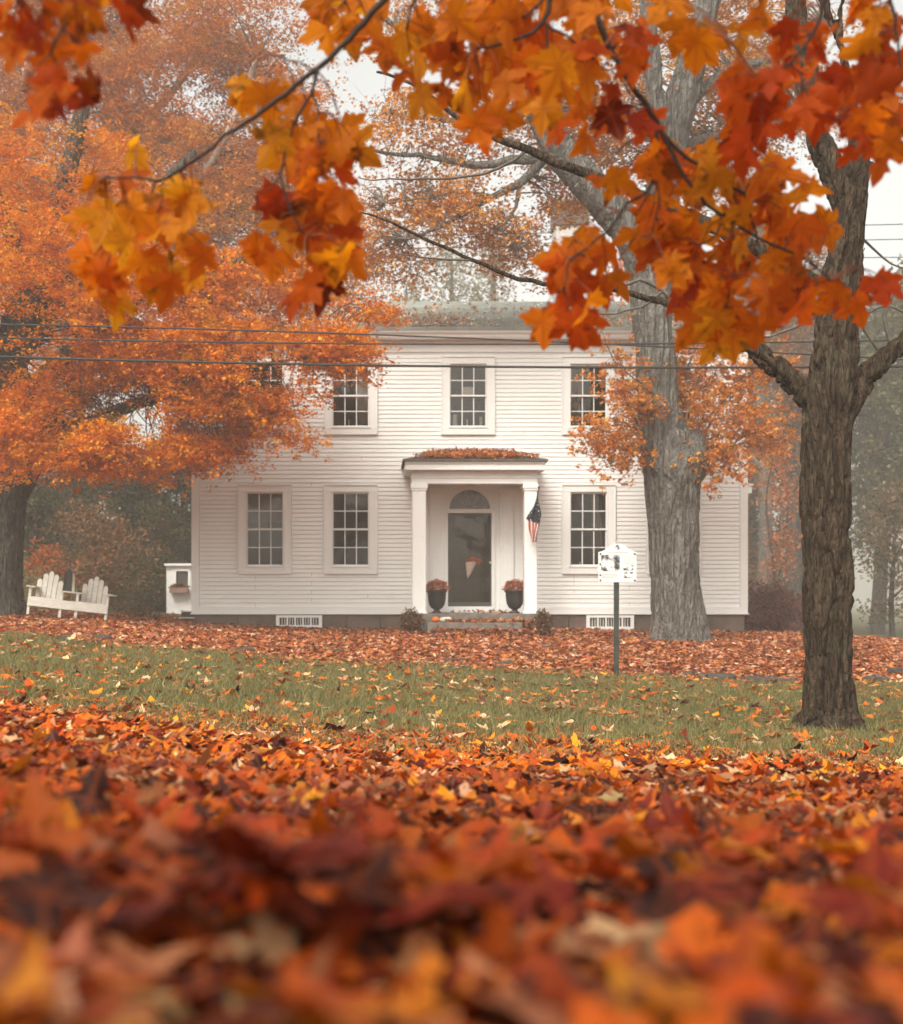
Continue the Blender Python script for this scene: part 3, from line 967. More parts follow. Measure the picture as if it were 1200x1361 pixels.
def f3(n):
    x = rng.uniform(px_(572), px_(708), n); st = rng.integers(0, 3, n)
    y = np.where(st == 0, rng.uniform(PD - .1, HD - .1, n), np.where(st == 1, rng.uniform(PD - .54, PD - .14, n), rng.uniform(PD - .97, PD - .56, n)))
    z = np.where(st == 0, .845, np.where(st == 1, .67, .49)) + rng.uniform(0, .03, n) - np.where((st > 0) & (rng.random(n) < .3), .08, 0)
    k = (rng.random(n) < np.where(st == 0, .10, .9)) & ((st != 0) | (x > px_(600)) & (x < px_(680)))
    k &= ~((st == 1) & (x < px_(592)) & (y < PD - .2))
    return np.stack([x, y, z], 1)[k], 0.0


roof_leaves('step_leaves', 1300, f3, 'orange brown leaves fallen on the stone steps and porch floor', [(160, 90, 50), (140, 68, 36), (172, 114, 78), (176, 102, 46), (108, 52, 30)])


# ------------------------------------------------------------------ things about the porch
def cluster_leaves(name, mat, c, r, n, size, cols, parent, wts=None, shell=.55, base=None, zmin=-9, var=.18):
    """n leaf faces spread through an ellipsoid"""
    base = L_TINY if base is None else base
    dv = rng.normal(size=(n, 3)); dv /= np.linalg.norm(dv, axis=1)[:, None]
    rad = shell + (1 - shell) * rng.random(n)
    lump = np.array([1 + .34 * mnoise.noise((q[0] * 2.2 + c[0], q[1] * 2.2, q[2] * 2.2)) for q in dv])
    p = np.asarray(c) + dv * np.asarray(r) * (rad * lump)[:, None]
    k = p[:, 2] > zmin; p = p[k]; N = len(p)
    Rm = rotmats(rng.uniform(0, 6.3, N), rng.normal(0, .8, N), rng.normal(0, .8, N))
    V, T, C = leaves(base, p, rng.normal(size, size * .2, N).clip(size * .5), Rm, palette(N, cols, wts or np.ones(len(cols)), var))
    return link(name, raw_mesh(name, V, [T], mat, C), parent)


M_mum = mat_leaf('mum_petal', .25, False, False, .15, .7)
for k, (pxc, side) in enumerate(((580.5, 'left'), (684, 'right'))):
    xx = px_(pxc) ; y_ = PD + .42; xx = (pxc - CX) / F * y_
    u = empty('flower_urn', (xx, y_, .83), f'black urn of rust chrysanthemums at the {"glass edge of the door beside the pumpkin" if k == 0 else "foot of the porch column under the flag"}',
              'urn', 'flower urns flanking the door')
    m = MB(); m.lathe([(.10, 0), (.105, .02), (.06, .05), (.06, .075), (.12, .11), (.165, .19), (.185, .32), (.19, .42), (.215, .44), (.215, .465), (.17, .47)], (xx, y_, .83), 28)
    m.build('urn', M_iron, u, smooth=True)
    sc_ = 1.0 if k == 0 else .9
    cluster_leaves('flowers', M_mum, (xx, y_, .83 + .53), (.255 * sc_, .25 * sc_, .16), 1500, .032, [(170, 92, 62), (150, 74, 48), (196, 120, 84), (122, 58, 40), (96, 90, 52)], u, [4, 4, 3, 2, 1], .6, None, .83 + .40)
for k, pxc in enumerate((547, 721)):
    y_ = 26.15; xx = (pxc - CX) / F * y_; zz = zg1(xx, y_)
    u = empty('low_shrub', (xx, y_, zz), ('small round rusty shrub at the foot of the porch column near the pumpkin',
                                          'small upright shrub with rusty leaves at the foot of the porch column under the flag')[k], 'shrub', 'shrubs flanking the steps')
    m = MB()
    for j in range(9):
        a = j * .7; m.tube([(xx, y_, zz - .05), (xx + .1 * math.cos(a), y_ + .1 * math.sin(a), zz + .2), (xx + .17 * math.cos(a), y_ + .17 * math.sin(a), zz + .38)], [.012, .008, .004], 5)
    m.build('stems', M_twig, u)
    cluster_leaves('foliage', M_crown, (xx, y_, zz + .25), ((.24, .22, .27), (.20, .2, .29))[k], 1300, .042, [(92, 70, 44), (120, 76, 50), (70, 64, 38), (150, 96, 70), (190, 150, 124)], u, [4, 4, 4, 2, 1], .45, None, zz + .0)

# pumpkin + pale squash on the step
pu = empty('pumpkin', ((579 - CX) / F * 26.4, 26.4, .655), 'small bright orange pumpkin on the stone step below the flower urn', 'pumpkin')
c = pu.location; m = MB(); N = 40; rows = 14; b = 0
for i in range(rows + 1):
    a = math.pi * i / rows
    for k in range(N):
        t_2 = 2 * math.pi * k / N; rr = .075 * math.sin(a) ** .8 * (1 - .09 * abs(math.cos(t_2 * 4.5)) ** 4) if 0 < i < rows else .004
        m.v.append((c.x + rr * math.cos(t_2), c.y + rr * math.sin(t_2), c.z + .056 - .056 * math.cos(a)))
for i in range(rows):
    for k in range(N): m.f.append((i * N + k, i * N + (k + 1) % N, (i + 1) * N + (k + 1) % N, (i + 1) * N + k))
m.build('rind', mottled('orange_rind', (.62, .12, .012), (.74, .19, .02), 8, .45, .1), pu, smooth=True)
m = MB(); m.tube([(c.x, c.y, c.z + .10), (c.x + .005, c.y, c.z + .125), (c.x + .02, c.y, c.z + .145)], [.014, .009, .010], 7); m.build('stalk', M_twig_grey, pu, smooth=True)
sq = MB(); xx = (591 - CX) / F * 26.4
pts = [(xx - .10, 26.38, .71), (xx - .06, 26.38, .708), (xx, 26.37, .712), (xx + .07, 26.37, .715), (xx + .115, 26.37, .722), (xx + .135, 26.37, .73)]
sq.tube(pts, [.02, .046, .05, .052, .042, .012], 14)
tag(sq.build('squash', mottled('pale_squash', (.50, .44, .35), (.62, .56, .46), 7, .5, .05), None, smooth=True), 'long pale squash lying beside the pumpkin on the step', 'squash')

# door basket: cone of dried flowers hung on the storm door
bx0, bz0 = hx(627), hz(757); yb = yy - .11
bk = empty('door_basket', (bx0, yb, hz(769)), 'pale cone basket of dried rust flowers hanging on the dark front door', 'basket')
m = MB(); N = 20; rows = [(.012, hz(769.5)), (.05, hz(763)), (.105, hz(752)), (.125, hz(747))]
tip = hx(621)
for r_, z_ in rows:
    t_2 = (z_ - rows[0][1]) / (rows[-1][1] - rows[0][1]); xc_ = tip + (hx(626) - tip) * t_2
    for k in range(N): m.v.append((xc_ + r_ * math.cos(6.2832 * k / N), yb + .7 * r_ * math.sin(6.2832 * k / N), z_))
for i in range(len(rows) - 1):
    for k in range(N): m.f.append((i * N + k, i * N + (k + 1) % N, (i + 1) * N + (k + 1) % N, (i + 1) * N + k))
m.f.append(tuple(range(N - 1, -1, -1)))
m.build('cone', mottled('wicker', (.32, .23, .19), (.46, .35, .29), 30, .8, .4), bk, smooth=True)
cluster_leaves('flowers', M_mum, (hx(629), yb, hz(746)), (.17, .09, .09), 420, .035, [(170, 96, 70), (140, 70, 50), (190, 120, 90)], bk, None, .3)

# flag on a short staff at the porch column
fx, fy = px_(712), PD - .05
fg = empty('flag', (fx, fy, 2.6), 'furled red white and blue flag hanging from a short staff on the porch column', 'flag')
A_ = np.array([px_(708), PD + .0, CAMZ + (HY - 690) / PS]); B_ = np.array([(716 - CX) / F * 26.3, 26.3, CAMZ + (HY - 649) / F * 26.3])
m = MB(); m.tube([A_, B_], .011, 8); m.lathe([(.004, 0), (.02, .015), (.02, .03), (.004, .045)], tuple(B_), 10); m.build('staff', M_iron, fg, smooth=True)
nU, nV = 25, 46
top, bot = B_ + (A_ - B_) * .05, None
V = []; UV = []
ps2 = F / 26.4
left = [(0, 714, 657), (.2, 709, 672), (.42, 700, 688), (.52, 702.5, 694), (.75, 703, 706), (1, 707.5, 721)]
right = [(0, 715, 657), (.2, 717, 670), (.42, 719, 684), (.55, 717, 696), (.8, 716, 710), (1, 712.5, 720)]
for j in range(nV + 1):
    v = j / nV
    lx = np.interp(v, [q[0] for q in left], [q[1] for q in left]); ly = np.interp(v, [q[0] for q in left], [q[2] for q in left])
    rx = np.interp(v, [q[0] for q in right], [q[1] for q in right]); ry = np.interp(v, [q[0] for q in right], [q[2] for q in right])
    for i in range(nU + 1):
        u = i / nU
        amp = .05 * min(1, v * 3)
        yv = 26.4 + amp * math.sin(u * 13 + v * 2.0) + .02 * math.sin(u * 25 + v * 7)
        X_ = (lx + (rx - lx) * u - CX) / ps2 + .012 * math.sin(v * 9 + u * 4); Z_ = CAMZ + (HY - (ly + (ry - ly) * u)) / ps2
        V.append((X_, yv, Z_)); UV.append((u, v))
q = np.array([(j * (nU + 1) + i, j * (nU + 1) + i + 1, (j + 1) * (nU + 1) + i + 1, (j + 1) * (nU + 1) + i) for j in range(nV) for i in range(nU)])
col = np.ones((len(V), 4)); col[:, 0] = [a[0] for a in UV]; col[:, 1] = [a[1] for a in UV]; col[:, 2] = 0
t = NT('flag_cloth'); a = t.n('Attribute', attribute_name='Col'); sp = t.n('SeparateColor'); t.l(a.outputs['Color'], sp.inputs[0])
u_, v_ = sp.outputs[0], sp.outputs[1]
stripe = t.math('GREATER_THAN', t.math('SINE', t.math('ADD', t.math('MULTIPLY', u_, 24.0), t.math('MULTIPLY', v_, 9.0))), -.35)
sc = t.mix(stripe, (.62, .55, .50), (.42, .055, .035))
cmb = t.n('CombineXYZ'); t.l(t.math('MULTIPLY', u_, 5.0), cmb.inputs[0]); t.l(t.math('MULTIPLY', v_, 15.0), cmb.inputs[1])
vo = t.n('TexVoronoi', feature='F1'); vo.inputs['Scale'].default_value = 1.0; vo.inputs['Randomness'].default_value = .25; t.l(cmb.outputs[0], vo.inputs['Vector'])
star = t.math('LESS_THAN', vo.outputs['Distance'], .20)
canton = t.mix(star, (.020, .026, .040), (.55, .53, .50))
isc = t.math('LESS_THAN', t.math('ADD', v_, t.math('MULTIPLY', u_, -.10)), .48)
fc = t.mix(isc, sc, canton)
o = link('cloth', raw_mesh('cloth', V, [q], t.done(t.pbr(fc, .85, None, .1)), col, True), fg)
sm = o.modifiers.new('s', 'SOLIDIFY'); sm.thickness = .003

# ------------------------------------------------------------------ history sign
sd_ = 18.3; ss = F / sd_
sx = (819 - CX) / ss; sz = lambda py: CAMZ + (HY - py) / ss; sxx = lambda p: (p - CX) / ss
zb = zg1(sx, sd_)
sg = empty('history_sign', (sx, sd_, zb), 'white arched notice board with old black and white photographs on a dark green post', 'sign')
m = MB(); m.box(sxx(816.2), sxx(822.3), sd_ - .03, sd_ + .04, zb - .3, sz(772)); m.build('post', mottled('dark_green_post', (.022, .026, .020), (.05, .055, .045), 9, .55, .15), sg, bevel=.006)
out = [(794.5, 774), (845, 774), (845, 734), (841, 733), (836, 730.5), (831, 727), (826, 724), (820, 722.8), (814, 724), (809, 727), (804, 730.5), (799, 733), (794.5, 734)]
m = MB(); m.prism([(sxx(a), sz(b)) for a, b in out], 'y', sd_ - .055, sd_ - .0305)
board = m.build('board', M_plain_white, sg, bevel=.004)
yf = sd_ - .0595
def patch(name, mat, a, b, c_, d_, par=None, th_=.0035):
    q_ = MB(); q_.box(sxx(a), sxx(c_), yf, yf + th_, sz(d_), sz(b)); return q_.build(name, mat, par or board)
def photo_mat(seed, sc, lo, hi):
    t = NT('old_photograph'); v = t.coord((1, 1, 1.0)); mp = t.n('VectorMath', operation='ADD'); mp.inputs[1].default_value = (seed, seed * 2, seed); t.l(v, mp.inputs[0])
    f_ = t.noise(mp.outputs[0], sc, 4, .55)
    return t.done(t.pbr(t.ramp(f_, [(.42, (.03, .03, .028)), (.50, (.30, .29, .28)), (.56, (.70, .69, .66))]), .5))
patch('photograph', photo_mat(3.3, 11, 0, 1), 798, 737.5, 822.5, 759)
dk = mottled('photo_black', (.03, .03, .028), (.07, .07, .065), 25, .5, 0)
lg = mottled('caption_grey', (.55, .55, .52), (.62, .62, .60), 10, .5, 0)
patch('photograph', photo_mat(9.1, 16, 0, 1), 827.5, 751, 840.5, 758)
patch('photograph', photo_mat(5.7, 20, 0, 1), 827.5, 760.5, 840.5, 768)
patch('caption_panel', lg, 827, 738, 841, 749)
tx = MB()
for i, (z_, wdt) in enumerate(((763, 20), (765.2, 21), (767.4, 17))):
    x_ = 799.0
    while x_ < 799 + wdt:
        l_ = random.uniform(.8, 2.6); tx.box(sxx(x_), sxx(min(x_ + l_, 799 + wdt)), yf + .001, yf + .003, sz(z_ + .8), sz(z_)); x_ += l_ + .6
for x_ in np.arange(806, 833, 1.7): tx.box(sxx(x_), sxx(x_ + 1.0), yf + .001, yf + .003, sz(735.4), sz(734.0))
tx.build('caption_text', mottled('grey_ink', (.36, .35, .34), (.42, .41, .40), 5, .6, 0), board)
em = MB(); N = 20; cxx, czz = sxx(819.8), sz(727.8)
em.add([(cxx + .032 * math.cos(6.2832 * k / N), yf, czz + .032 * math.sin(6.2832 * k / N)) for k in range(N)] + [(cxx + .032 * math.cos(6.2832 * k / N), yf + .004, czz + .032 * math.sin(6.2832 * k / N)) for k in range(N)],
       [tuple(range(N - 1, -1, -1))] + [(k, (k + 1) % N, N + (k + 1) % N, N + k) for k in range(N)])
em.build('round_emblem', photo_mat(1.3, 40, 0, 1), board)
for a, b in ((797, 736.5), (842.5, 736.5), (797, 750), (797, 764.5), (797, 771.5), (842.5, 771.5)):
    bl = MB(); xx, z_ = sxx(a), sz(b); N = 8
    bl.add([(xx + .011 * math.cos(6.2832 * k / N), yf - .004, z_ + .011 * math.sin(6.2832 * k / N)) for k in range(N)] + [(xx + .014 * math.cos(6.2832 * k / N), yf + .004, z_ + .014 * math.sin(6.2832 * k / N)) for k in range(N)],
           [tuple(range(N - 1, -1, -1))] + [(k, (k + 1) % N, N + (k + 1) % N, N + k) for k in range(N)])
    bl.build('bolt', M_iron, board)

# ------------------------------------------------------------------ double garden seat
bd = 25.6; bs = F / bd
bxp = (88 - CX) / bs
bzg = zg1(bxp, bd) + .0
bn = empty('double_garden_seat', (bxp, bd, bzg), 'weathered white double slatted garden seat joined by a small middle table', 'garden seat')
BM = Matrix.Translation((bxp, bd, CAMZ + (HY - 822) / bs)) @ Matrix.Rotation(R(7), 4, 'Z') @ Matrix.Rotation(R(6.5), 4, 'Y')
M_seat = mottled('weathered_white_wood', (.48, .45, .39), (.66, .63, .56), 7, .75, .3, .005, (1, 1, 6))
L = .76
m = MB(); m.box(-L, L, -.03, 0, .17, .34, BM); m.build('front_board', M_seat, bn, bevel=.004)
for x_ in (-L + .0, -.16, .14, L - .05):
    m = MB(); tall = .53 if abs(x_) > .5 else .50
    m.box(x_, x_ + .05, .001, .10, 0, tall, BM); m.build('front_leg', M_seat, bn, bevel=.004)
for x_ in (-L + .06, L - .10):
    m = MB(); m.prism([(.10, .34), (.12, .24), (.85, .0), (.95, .0), (.95, .06), (.2, .34)][::-1], 'x', x_, x_ + .035, BM); m.build('rear_leg', M_seat, bn)
for c0 in (-.45, .43):
    m = MB()
    for k in range(5): m.box(c0 - .26, c0 + .26, .02 + k * .09, .10 + k * .09, .335 - k * .02, .352 - k * .02, BM)
    m.build('seat_slats', M_seat, bn)
    m = MB(); hs = [.47, .59, .65, .59, .47]
    for k, h in enumerate(hs):
        xx = c0 + (k - 2) * .098; fan_ = (k - 2) * .003
        pts = [(xx - .043, 0), (xx + .043, 0), (xx + fan_ + .047, h - .04), (xx + fan_ + .03, h - .008), (xx + fan_, h + .008), (xx + fan_ - .03, h - .008), (xx + fan_ - .047, h - .04)]
        M2 = BM @ Matrix.Translation((0, .48, .26)) @ Matrix.Rotation(R(-20), 4, 'X')
        m.prism(pts, 'y', -.01, .01, M2)
    m.build('back_slats', M_seat, bn)
for a, b in ((-L - .05, -L + .12), (L - .10, L + .10)):
    m = MB(); m.box(a, b, -.06, .70, .53, .552, BM); m.build('armrest', M_seat, bn, bevel=.004)
m = MB(); m.box(-.20, .23, -.02, .42, .50, .522, BM); m.build('middle_table', M_seat, bn, bevel=.004)
lan = empty('lantern', BM @ Vector((-.06, .15, .522)), 'tall dark lantern standing on the middle table of the garden seat', 'lantern')
m = MB()
for dx in (-.06, .06):
    for dy in (-.06, .06): m.box(-.06 + dx - .012, -.06 + dx + .012, .15 + dy - .012, .15 + dy + .012, .523, .87, BM)
m.box(-.13, .01, .08, .22, .523, .55, BM); m.box(-.13, .01, .08, .22, .84, .87, BM)
m.prism([(-.135, .87), (.015, .87), (-.05, .97), (-.07, .97)], 'y', .09, .21, BM); m.box(-.065, -.055, .14, .16, .97, 1.0, BM)
m.build('frame', M_iron, lan)
m = MB(); m.box(-.115, -.005, .10, .20, .55, .84, BM); m.build('glass_box', mottled('smoked_glass', (.03, .028, .025), (.05, .045, .04), 4, .15, 0), lan)
cd = MB(); cd.lathe([(.03, 0), (.032, .02), (.03, .3), (.018, .33), (.018, .36)], tuple(BM @ Vector((.055, .14, .523))), 14)
tag(cd.build('candle', mottled('ivory_wax', (.55, .50, .42), (.62, .57, .48), 5, .5, 0), None, smooth=False), 'slim ivory pillar candle beside the dark lantern on the garden seat', 'candle')

# ------------------------------------------------------------------ shed at the left rear of the house
shd = 38.0; s2 = F / shd
qx = lambda p: (p - CX) / s2
qz = lambda p: CAMZ + (HY - p) / s2
sh = empty('garden_shed', (qx(245), shd, qz(809)), 'small flat roofed white shed wing showing past the house corner with a window box', 'shed')
m = MB(); wx0, wx1, wz0, wz1 = qx(234), qx(250), qz(779), qz(759)
m.box(qx(221), wx0, shd, shd + 2.5, qz(822), qz(752)); m.box(wx1, qx(300), shd, shd + 2.5, qz(822), qz(752)); m.box(wx0, wx1, shd, shd + 2.5, qz(822), wz0); m.box(wx0, wx1, shd, shd + 2.5, wz1, qz(752))
m.build('wall', M_white, sh)
m = MB(); m.box(qx(219), qx(302), shd - .12, shd + 2.6, qz(752), qz(749)); m.build('roof', M_white, sh)
m = MB(); m.box(wx0, wx1, shd + .05, shd + .06, wz0, wz1); w_ = m.build('window', mottled('shed_glass', (.07, .058, .048), (.10, .085, .07), 3, .2, 0), sh)
m = MB(); m.box(wx0 - .06, wx0 + .0, shd - .03, shd + .02, wz0, wz1 + .06); m.box(wx1, wx1 + .06, shd - .03, shd + .02, wz0, wz1 + .06); m.box(wx0, wx1, shd - .03, shd + .02, wz1, wz1 + .06)
m.build('window_frame', M_white, w_)
m = MB(); m.box(qx(227), qx(251), shd - .28, shd - .035, qz(788), qz(781)); m.build('window_box', mottled('faded_red_box', (.20, .12, .09), (.28, .17, .13), 5, .8, .2), sh)
cluster_leaves('flowers', M_crown, (qx(239), shd - .16, qz(780)), (.28, .13, .11), 300, .06, [(110, 84, 56), (130, 90, 70), (96, 96, 60)], sh, None, .3)
# plank steps at the corner of the house
ps_ = empty('side_steps', (qx(250), 29.2, .5), 'dark wooden side steps with pale treads at the corner of the house foundation', 'steps')
m = MB()
for k in range(3): m.box(-4.25 - .02 * k, -3.91, 28.6 + .30 * k, 28.92 + .30 * k, .42, .56 + .14 * k)
m.build('risers', mottled('dark_wood', (.06, .045, .035), (.11, .085, .065), 5, .8, .2), ps_)
m = MB()
for k in range(3): m.box(-4.28 - .02 * k, -3.90, 28.57 + .30 * k, 28.90 + .30 * k, .5601 + .14 * k, .585 + .14 * k)
m.build('treads', M_white2, ps_)

# ------------------------------------------------------------------ flat stones along the top of the lawn
def stone(px, py, wpx, hpx, label):
    d_ = 18.25
    for _ in range(6):
        x_ = (px - CX) / F * d_; d_ = F * (CAMZ - zg1(x_, d_)) / (py - HY)
        d_ = min(max(d_, 16), 21)
    x_ = (px - CX) / F * d_; w_ = wpx / F * d_; h_ = hpx / F * d_
    N = 12; m = MB(); rr = [random.uniform(.8, 1.12) for _ in range(N)]
    prof = [(.92, -.06), (1.0, h_ * .45), (.93, h_ * .85), (.75, h_)]
    z0 = zg1(x_, d_)
    for s_, z_ in prof:
        for k in range(N):
            a = 6.2832 * k / N
            m.v.append((x_ + s_ * rr[k] * w_ / 2 * math.cos(a), d_ + s_ * rr[k] * min(w_ * .4, .35) * math.sin(a), z0 + z_ + random.uniform(-.008, .008)))
    for i in range(len(prof) - 1):
        for k in range(N): m.f.append((i * N + k, i * N + (k + 1) % N, (i + 1) * N + (k + 1) % N, (i + 1) * N + k))
    m.f.append(tuple((len(prof) - 1) * N + k for k in range(N)))
    tag(m.build('edging_stone', M_edge, None, bevel=.008), label, 'stone', 'stones edging the top of the lawn')


for a in [(85, 842, 36, 6, 'dark flat stone in the leaves below the garden seat'), (130, 845, 42, 6, 'long dark flat stone in the leaves, lower right of the garden seat'),
          (322, 862, 36, 6, 'dark flat stone at the leaf edge below the wide basement window by the house corner'),
          (440, 868, 40, 5, 'low flat stone at the leaf edge below the porch side basement wall'), (600, 880, 44, 5, 'low flat stone at the leaf edge straight below the porch steps'),
          (670, 884, 30, 5, 'short flat stone at the leaf edge between porch steps and sign post'),
          (878, 893, 36, 6, 'first flat stone to the right of the sign post'), (912, 893, 26, 9, 'pale topped rounded stone below the big grey trunk'),
          (952, 897, 62, 9, 'longest dark stone of the lawn edge below the house corner'), (1010, 900, 58, 8, 'dark slab of the lawn edge between house corner and brown trunk'),
          (1048, 902, 30, 7, 'dark stone touching the outline of the brown trunk'), (1165, 900, 40, 8, 'mossy stone of the lawn edge beyond the brown trunk'), (1192, 896, 24, 9, 'stone cut by the picture edge beyond the brown trunk')]:
    stone(*a)

# ------------------------------------------------------------------ trees
def smooth_path(pts, rad, step):
    pts = np.asarray(pts, float); rad = np.asarray(rad, float)
    out, ro = [], []
    n = len(pts)
    for i in range(n - 1):
        p0, p1, p2, p3 = pts[max(i - 1, 0)], pts[i], pts[i + 1], pts[min(i + 2, n - 1)]
        k = max(2, int(np.linalg.norm(p2 - p1) / step))
        for j in range(k):
            t = j / k
            out.append(.5 * ((2 * p1) + (-p0 + p2) * t + (2 * p0 - 5 * p1 + 4 * p2 - p3) * t * t + (-p0 + 3 * p1 - 3 * p2 + p3) * t ** 3))
            ro.append(rad[i] + (rad[i + 1] - rad[i]) * t)
    out.append(pts[-1]); ro.append(rad[-1])
    return np.array(out), np.array(ro)


def pxpath(lst, d, dd=0.0):
    """[(px, py, half width px[, depth offset])] -> points, radii"""
    pts, rad = [], []
    for q in lst:
        D = d + (q[3] if len(q) > 3 else 0)
        pts.append(P(q[0], q[1], D)); rad.append(q[2] / F * D)
    return pts, rad


def trunk_mesh(name, parent, paths, voxel, mat, amp=.02, fr=9.0, zst=.14, buttress=None):
    mb = MB()
    for pts, rad in paths:
        p, r = smooth_path(pts, rad, .12)
        mb.tube(p, r, 20)
    o = mb.build(name, mat, None)
    m = o.modifiers.new('r', 'REMESH'); m.mode = 'VOXEL'; m.voxel_size = voxel; m.use_smooth_shade = True
    s = o.modifiers.new('s', 'SMOOTH'); s.iterations = 6; s.factor = .5
    dg = bpy.context.evaluated_depsgraph_get(); ev = o.evaluated_get(dg); me = ev.to_mesh()
    n = len(me.vertices)
    V = np.empty(n * 3, np.float32); me.vertices.foreach_get('co', V); V = V.reshape(-1, 3).astype(float)
    Nn = np.empty(n * 3, np.float32); me.vertices.foreach_get('normal', Nn); Nn = Nn.reshape(-1, 3)
    nl = len(me.loops); L_ = np.empty(nl, np.int32); me.loops.foreach_get('vertex_index', L_)
    tot = np.empty(len(me.polygons), np.int32); me.polygons.foreach_get('loop_total', tot)
    ev.to_mesh_clear()
    d = np.empty(n)
    nz = mnoise.noise
    for i in range(n):
        x, y, z = V[i]
        w = nz((x * 3, y * 3, z * .8)) * .25
        a = nz((x * fr + w * 3, y * fr + w * 3, z * fr * zst + w))
        b = nz((x * fr * 2.3 + 7, y * fr * 2.3, z * fr * zst * 3.4))
        c = nz((x * 2.2, y * 2.2 + 4, z * 1.1))
        d[i] = amp * (min(1.0, abs(a) * 4.2) - .8) + amp * .55 * (min(1.0, abs(b) * 3.5) - .7) + amp * 1.1 * c
    V = V + Nn * d[:, None]
    tris = L_.reshape(-1, 4) if (tot == 4).all() else None
    polys = [tris] if tris is not None else None
    bpy.data.objects.remove(o)
    if polys is None:
        st = np.concatenate([[0], np.cumsum(tot)[:-1]])
        polys = [L_[st[tot == 4][:, None] + np.arange(4)], L_[st[tot == 3][:, None] + np.arange(3)]]
    return link(name, raw_mesh(name, V, polys, mat, smooth=True), parent)


def limb_points(paths, step=.3):
    out = []
    for pts, rad in paths:
        p, r = smooth_path(pts, rad, step); out.append(p)
    return np.concatenate(out)


def bend(a, b, up=.15, jit=.06):
    a, b = np.asarray(a), np.asarray(b); L_ = np.linalg.norm(b - a)
    m1 = a + (b - a) * .35 + np.array([0, 0, up * L_]) + rng.normal(0, jit * L_, 3)
    m2 = a + (b - a) * .72 + np.array([0, 0, up * L_ * .8]) + rng.normal(0, jit * L_, 3)
    return [a, m1, m2, b]


def sprays(ells, thr=-.12, freq=.55, seed=0.0, droop=0.0):
    """spray centres inside ellipsoids, grouped in clumps"""
    out = []
    for c, r, n in ells:
        c = np.array(c); r = np.array(r); k = 0; tries = 0
        while k < n and tries < n * 30:
            tries += 1
            v = rng.normal(size=3); v /= np.linalg.norm(v)
            p = c + v * r * rng.uniform(.25, 1.0) ** .5
            if mnoise.noise((p[0] * freq + seed, p[1] * freq, p[2] * freq * 1.5)) < thr: continue
            out.append((p, v)); k += 1
    return out


def foliage(name, parent, spr, per, size, cols, wts, mat=None, sig=(.38, .38, .13), base=None, var=.07, tilt=.28, sub=8):
    """sprays of small leaf tufts: every spray holds SUB twig tips, every tip a tuft of leaves"""
    base = L_TINY if base is None else base
    n = len(spr)
    c = np.array([s[0] for s in spr]); v = np.array([s[1] for s in spr])
    c1 = np.repeat(c, sub, 0); v1 = np.repeat(v, sub, 0); M = len(c1)
    off = rng.normal(size=(M, 3)) * np.array(sig)
    rad_ = off[:, 0] * v1[:, 0] + off[:, 1] * v1[:, 1]
    off[:, 2] -= .30 * rad_ + .25 * np.linalg.norm(off[:, :2], axis=1)      # tips droop outwards
    tips = c1 + off
    k = max(2, per // sub)
    tuft = np.array(sig) * .30
    N = M * k
    p = np.repeat(tips, k, 0) + rng.normal(size=(N, 3)) * tuft * np.array([1, 1, 1.3])
    idx = np.repeat(np.arange(M), k)
    tp = rng.normal(-.35, .30, (M, 2))[idx]
    Rm = rotmats(rng.uniform(0, 6.3, N), tp[:, 0] + rng.normal(0, tilt, N), tp[:, 1] + .35 + rng.normal(0, tilt, N))
    sc_ = (palette(n, cols, wts, .08)[np.repeat(np.arange(n), sub)] * .6 + palette(M, cols, wts, .10) * .4)[idx]
    col = np.clip(sc_ * np.exp(rng.normal(0, var, (N, 1))), .003, .9)
    V, T, C = leaves(base, p, rng.normal(size, size * .2, N).clip(size * .4), Rm, col, .4)
    return link(name, raw_mesh(name, V, [T], mat or M_crown, C), parent)


def branchwork(parent, spr, pts, rad=.012, mat=None, frac=1.0):
    mb = MB()
    for c, v in spr:
        if rng.random() > frac: continue
        dd = np.linalg.norm(pts - c, axis=1) + .5 * np.maximum(0, pts[:, 2] - c[2])
        a = pts[int(np.argmin(dd))]
        L_ = np.linalg.norm(c - a)
        q, r = smooth_path(bend(a, c, .12), [rad * (1 + .5 * L_), rad * (.8 + .3 * L_), rad * .6, rad * .3], max(.25, L_ / 6))
        mb.tube(q, r, 4, cap=False)
        for _ in range(2):
            t = c + rng.normal(0, .28, 3); mb.tube([q[-2], (q[-2] + t) / 2 + [0, 0, .04], t], [rad * .45, rad * .3, rad * .15], 3, cap=False)
    o = mb.build('branchwork', mat or M_twig_grey, parent)
    tag(o, None, None, None, 'stuff')
    return o


ORANGE = [(228, 142, 16), (218, 124, 10), (204, 106, 10), (230, 160, 32), (174, 86, 12), (150, 108, 28)]

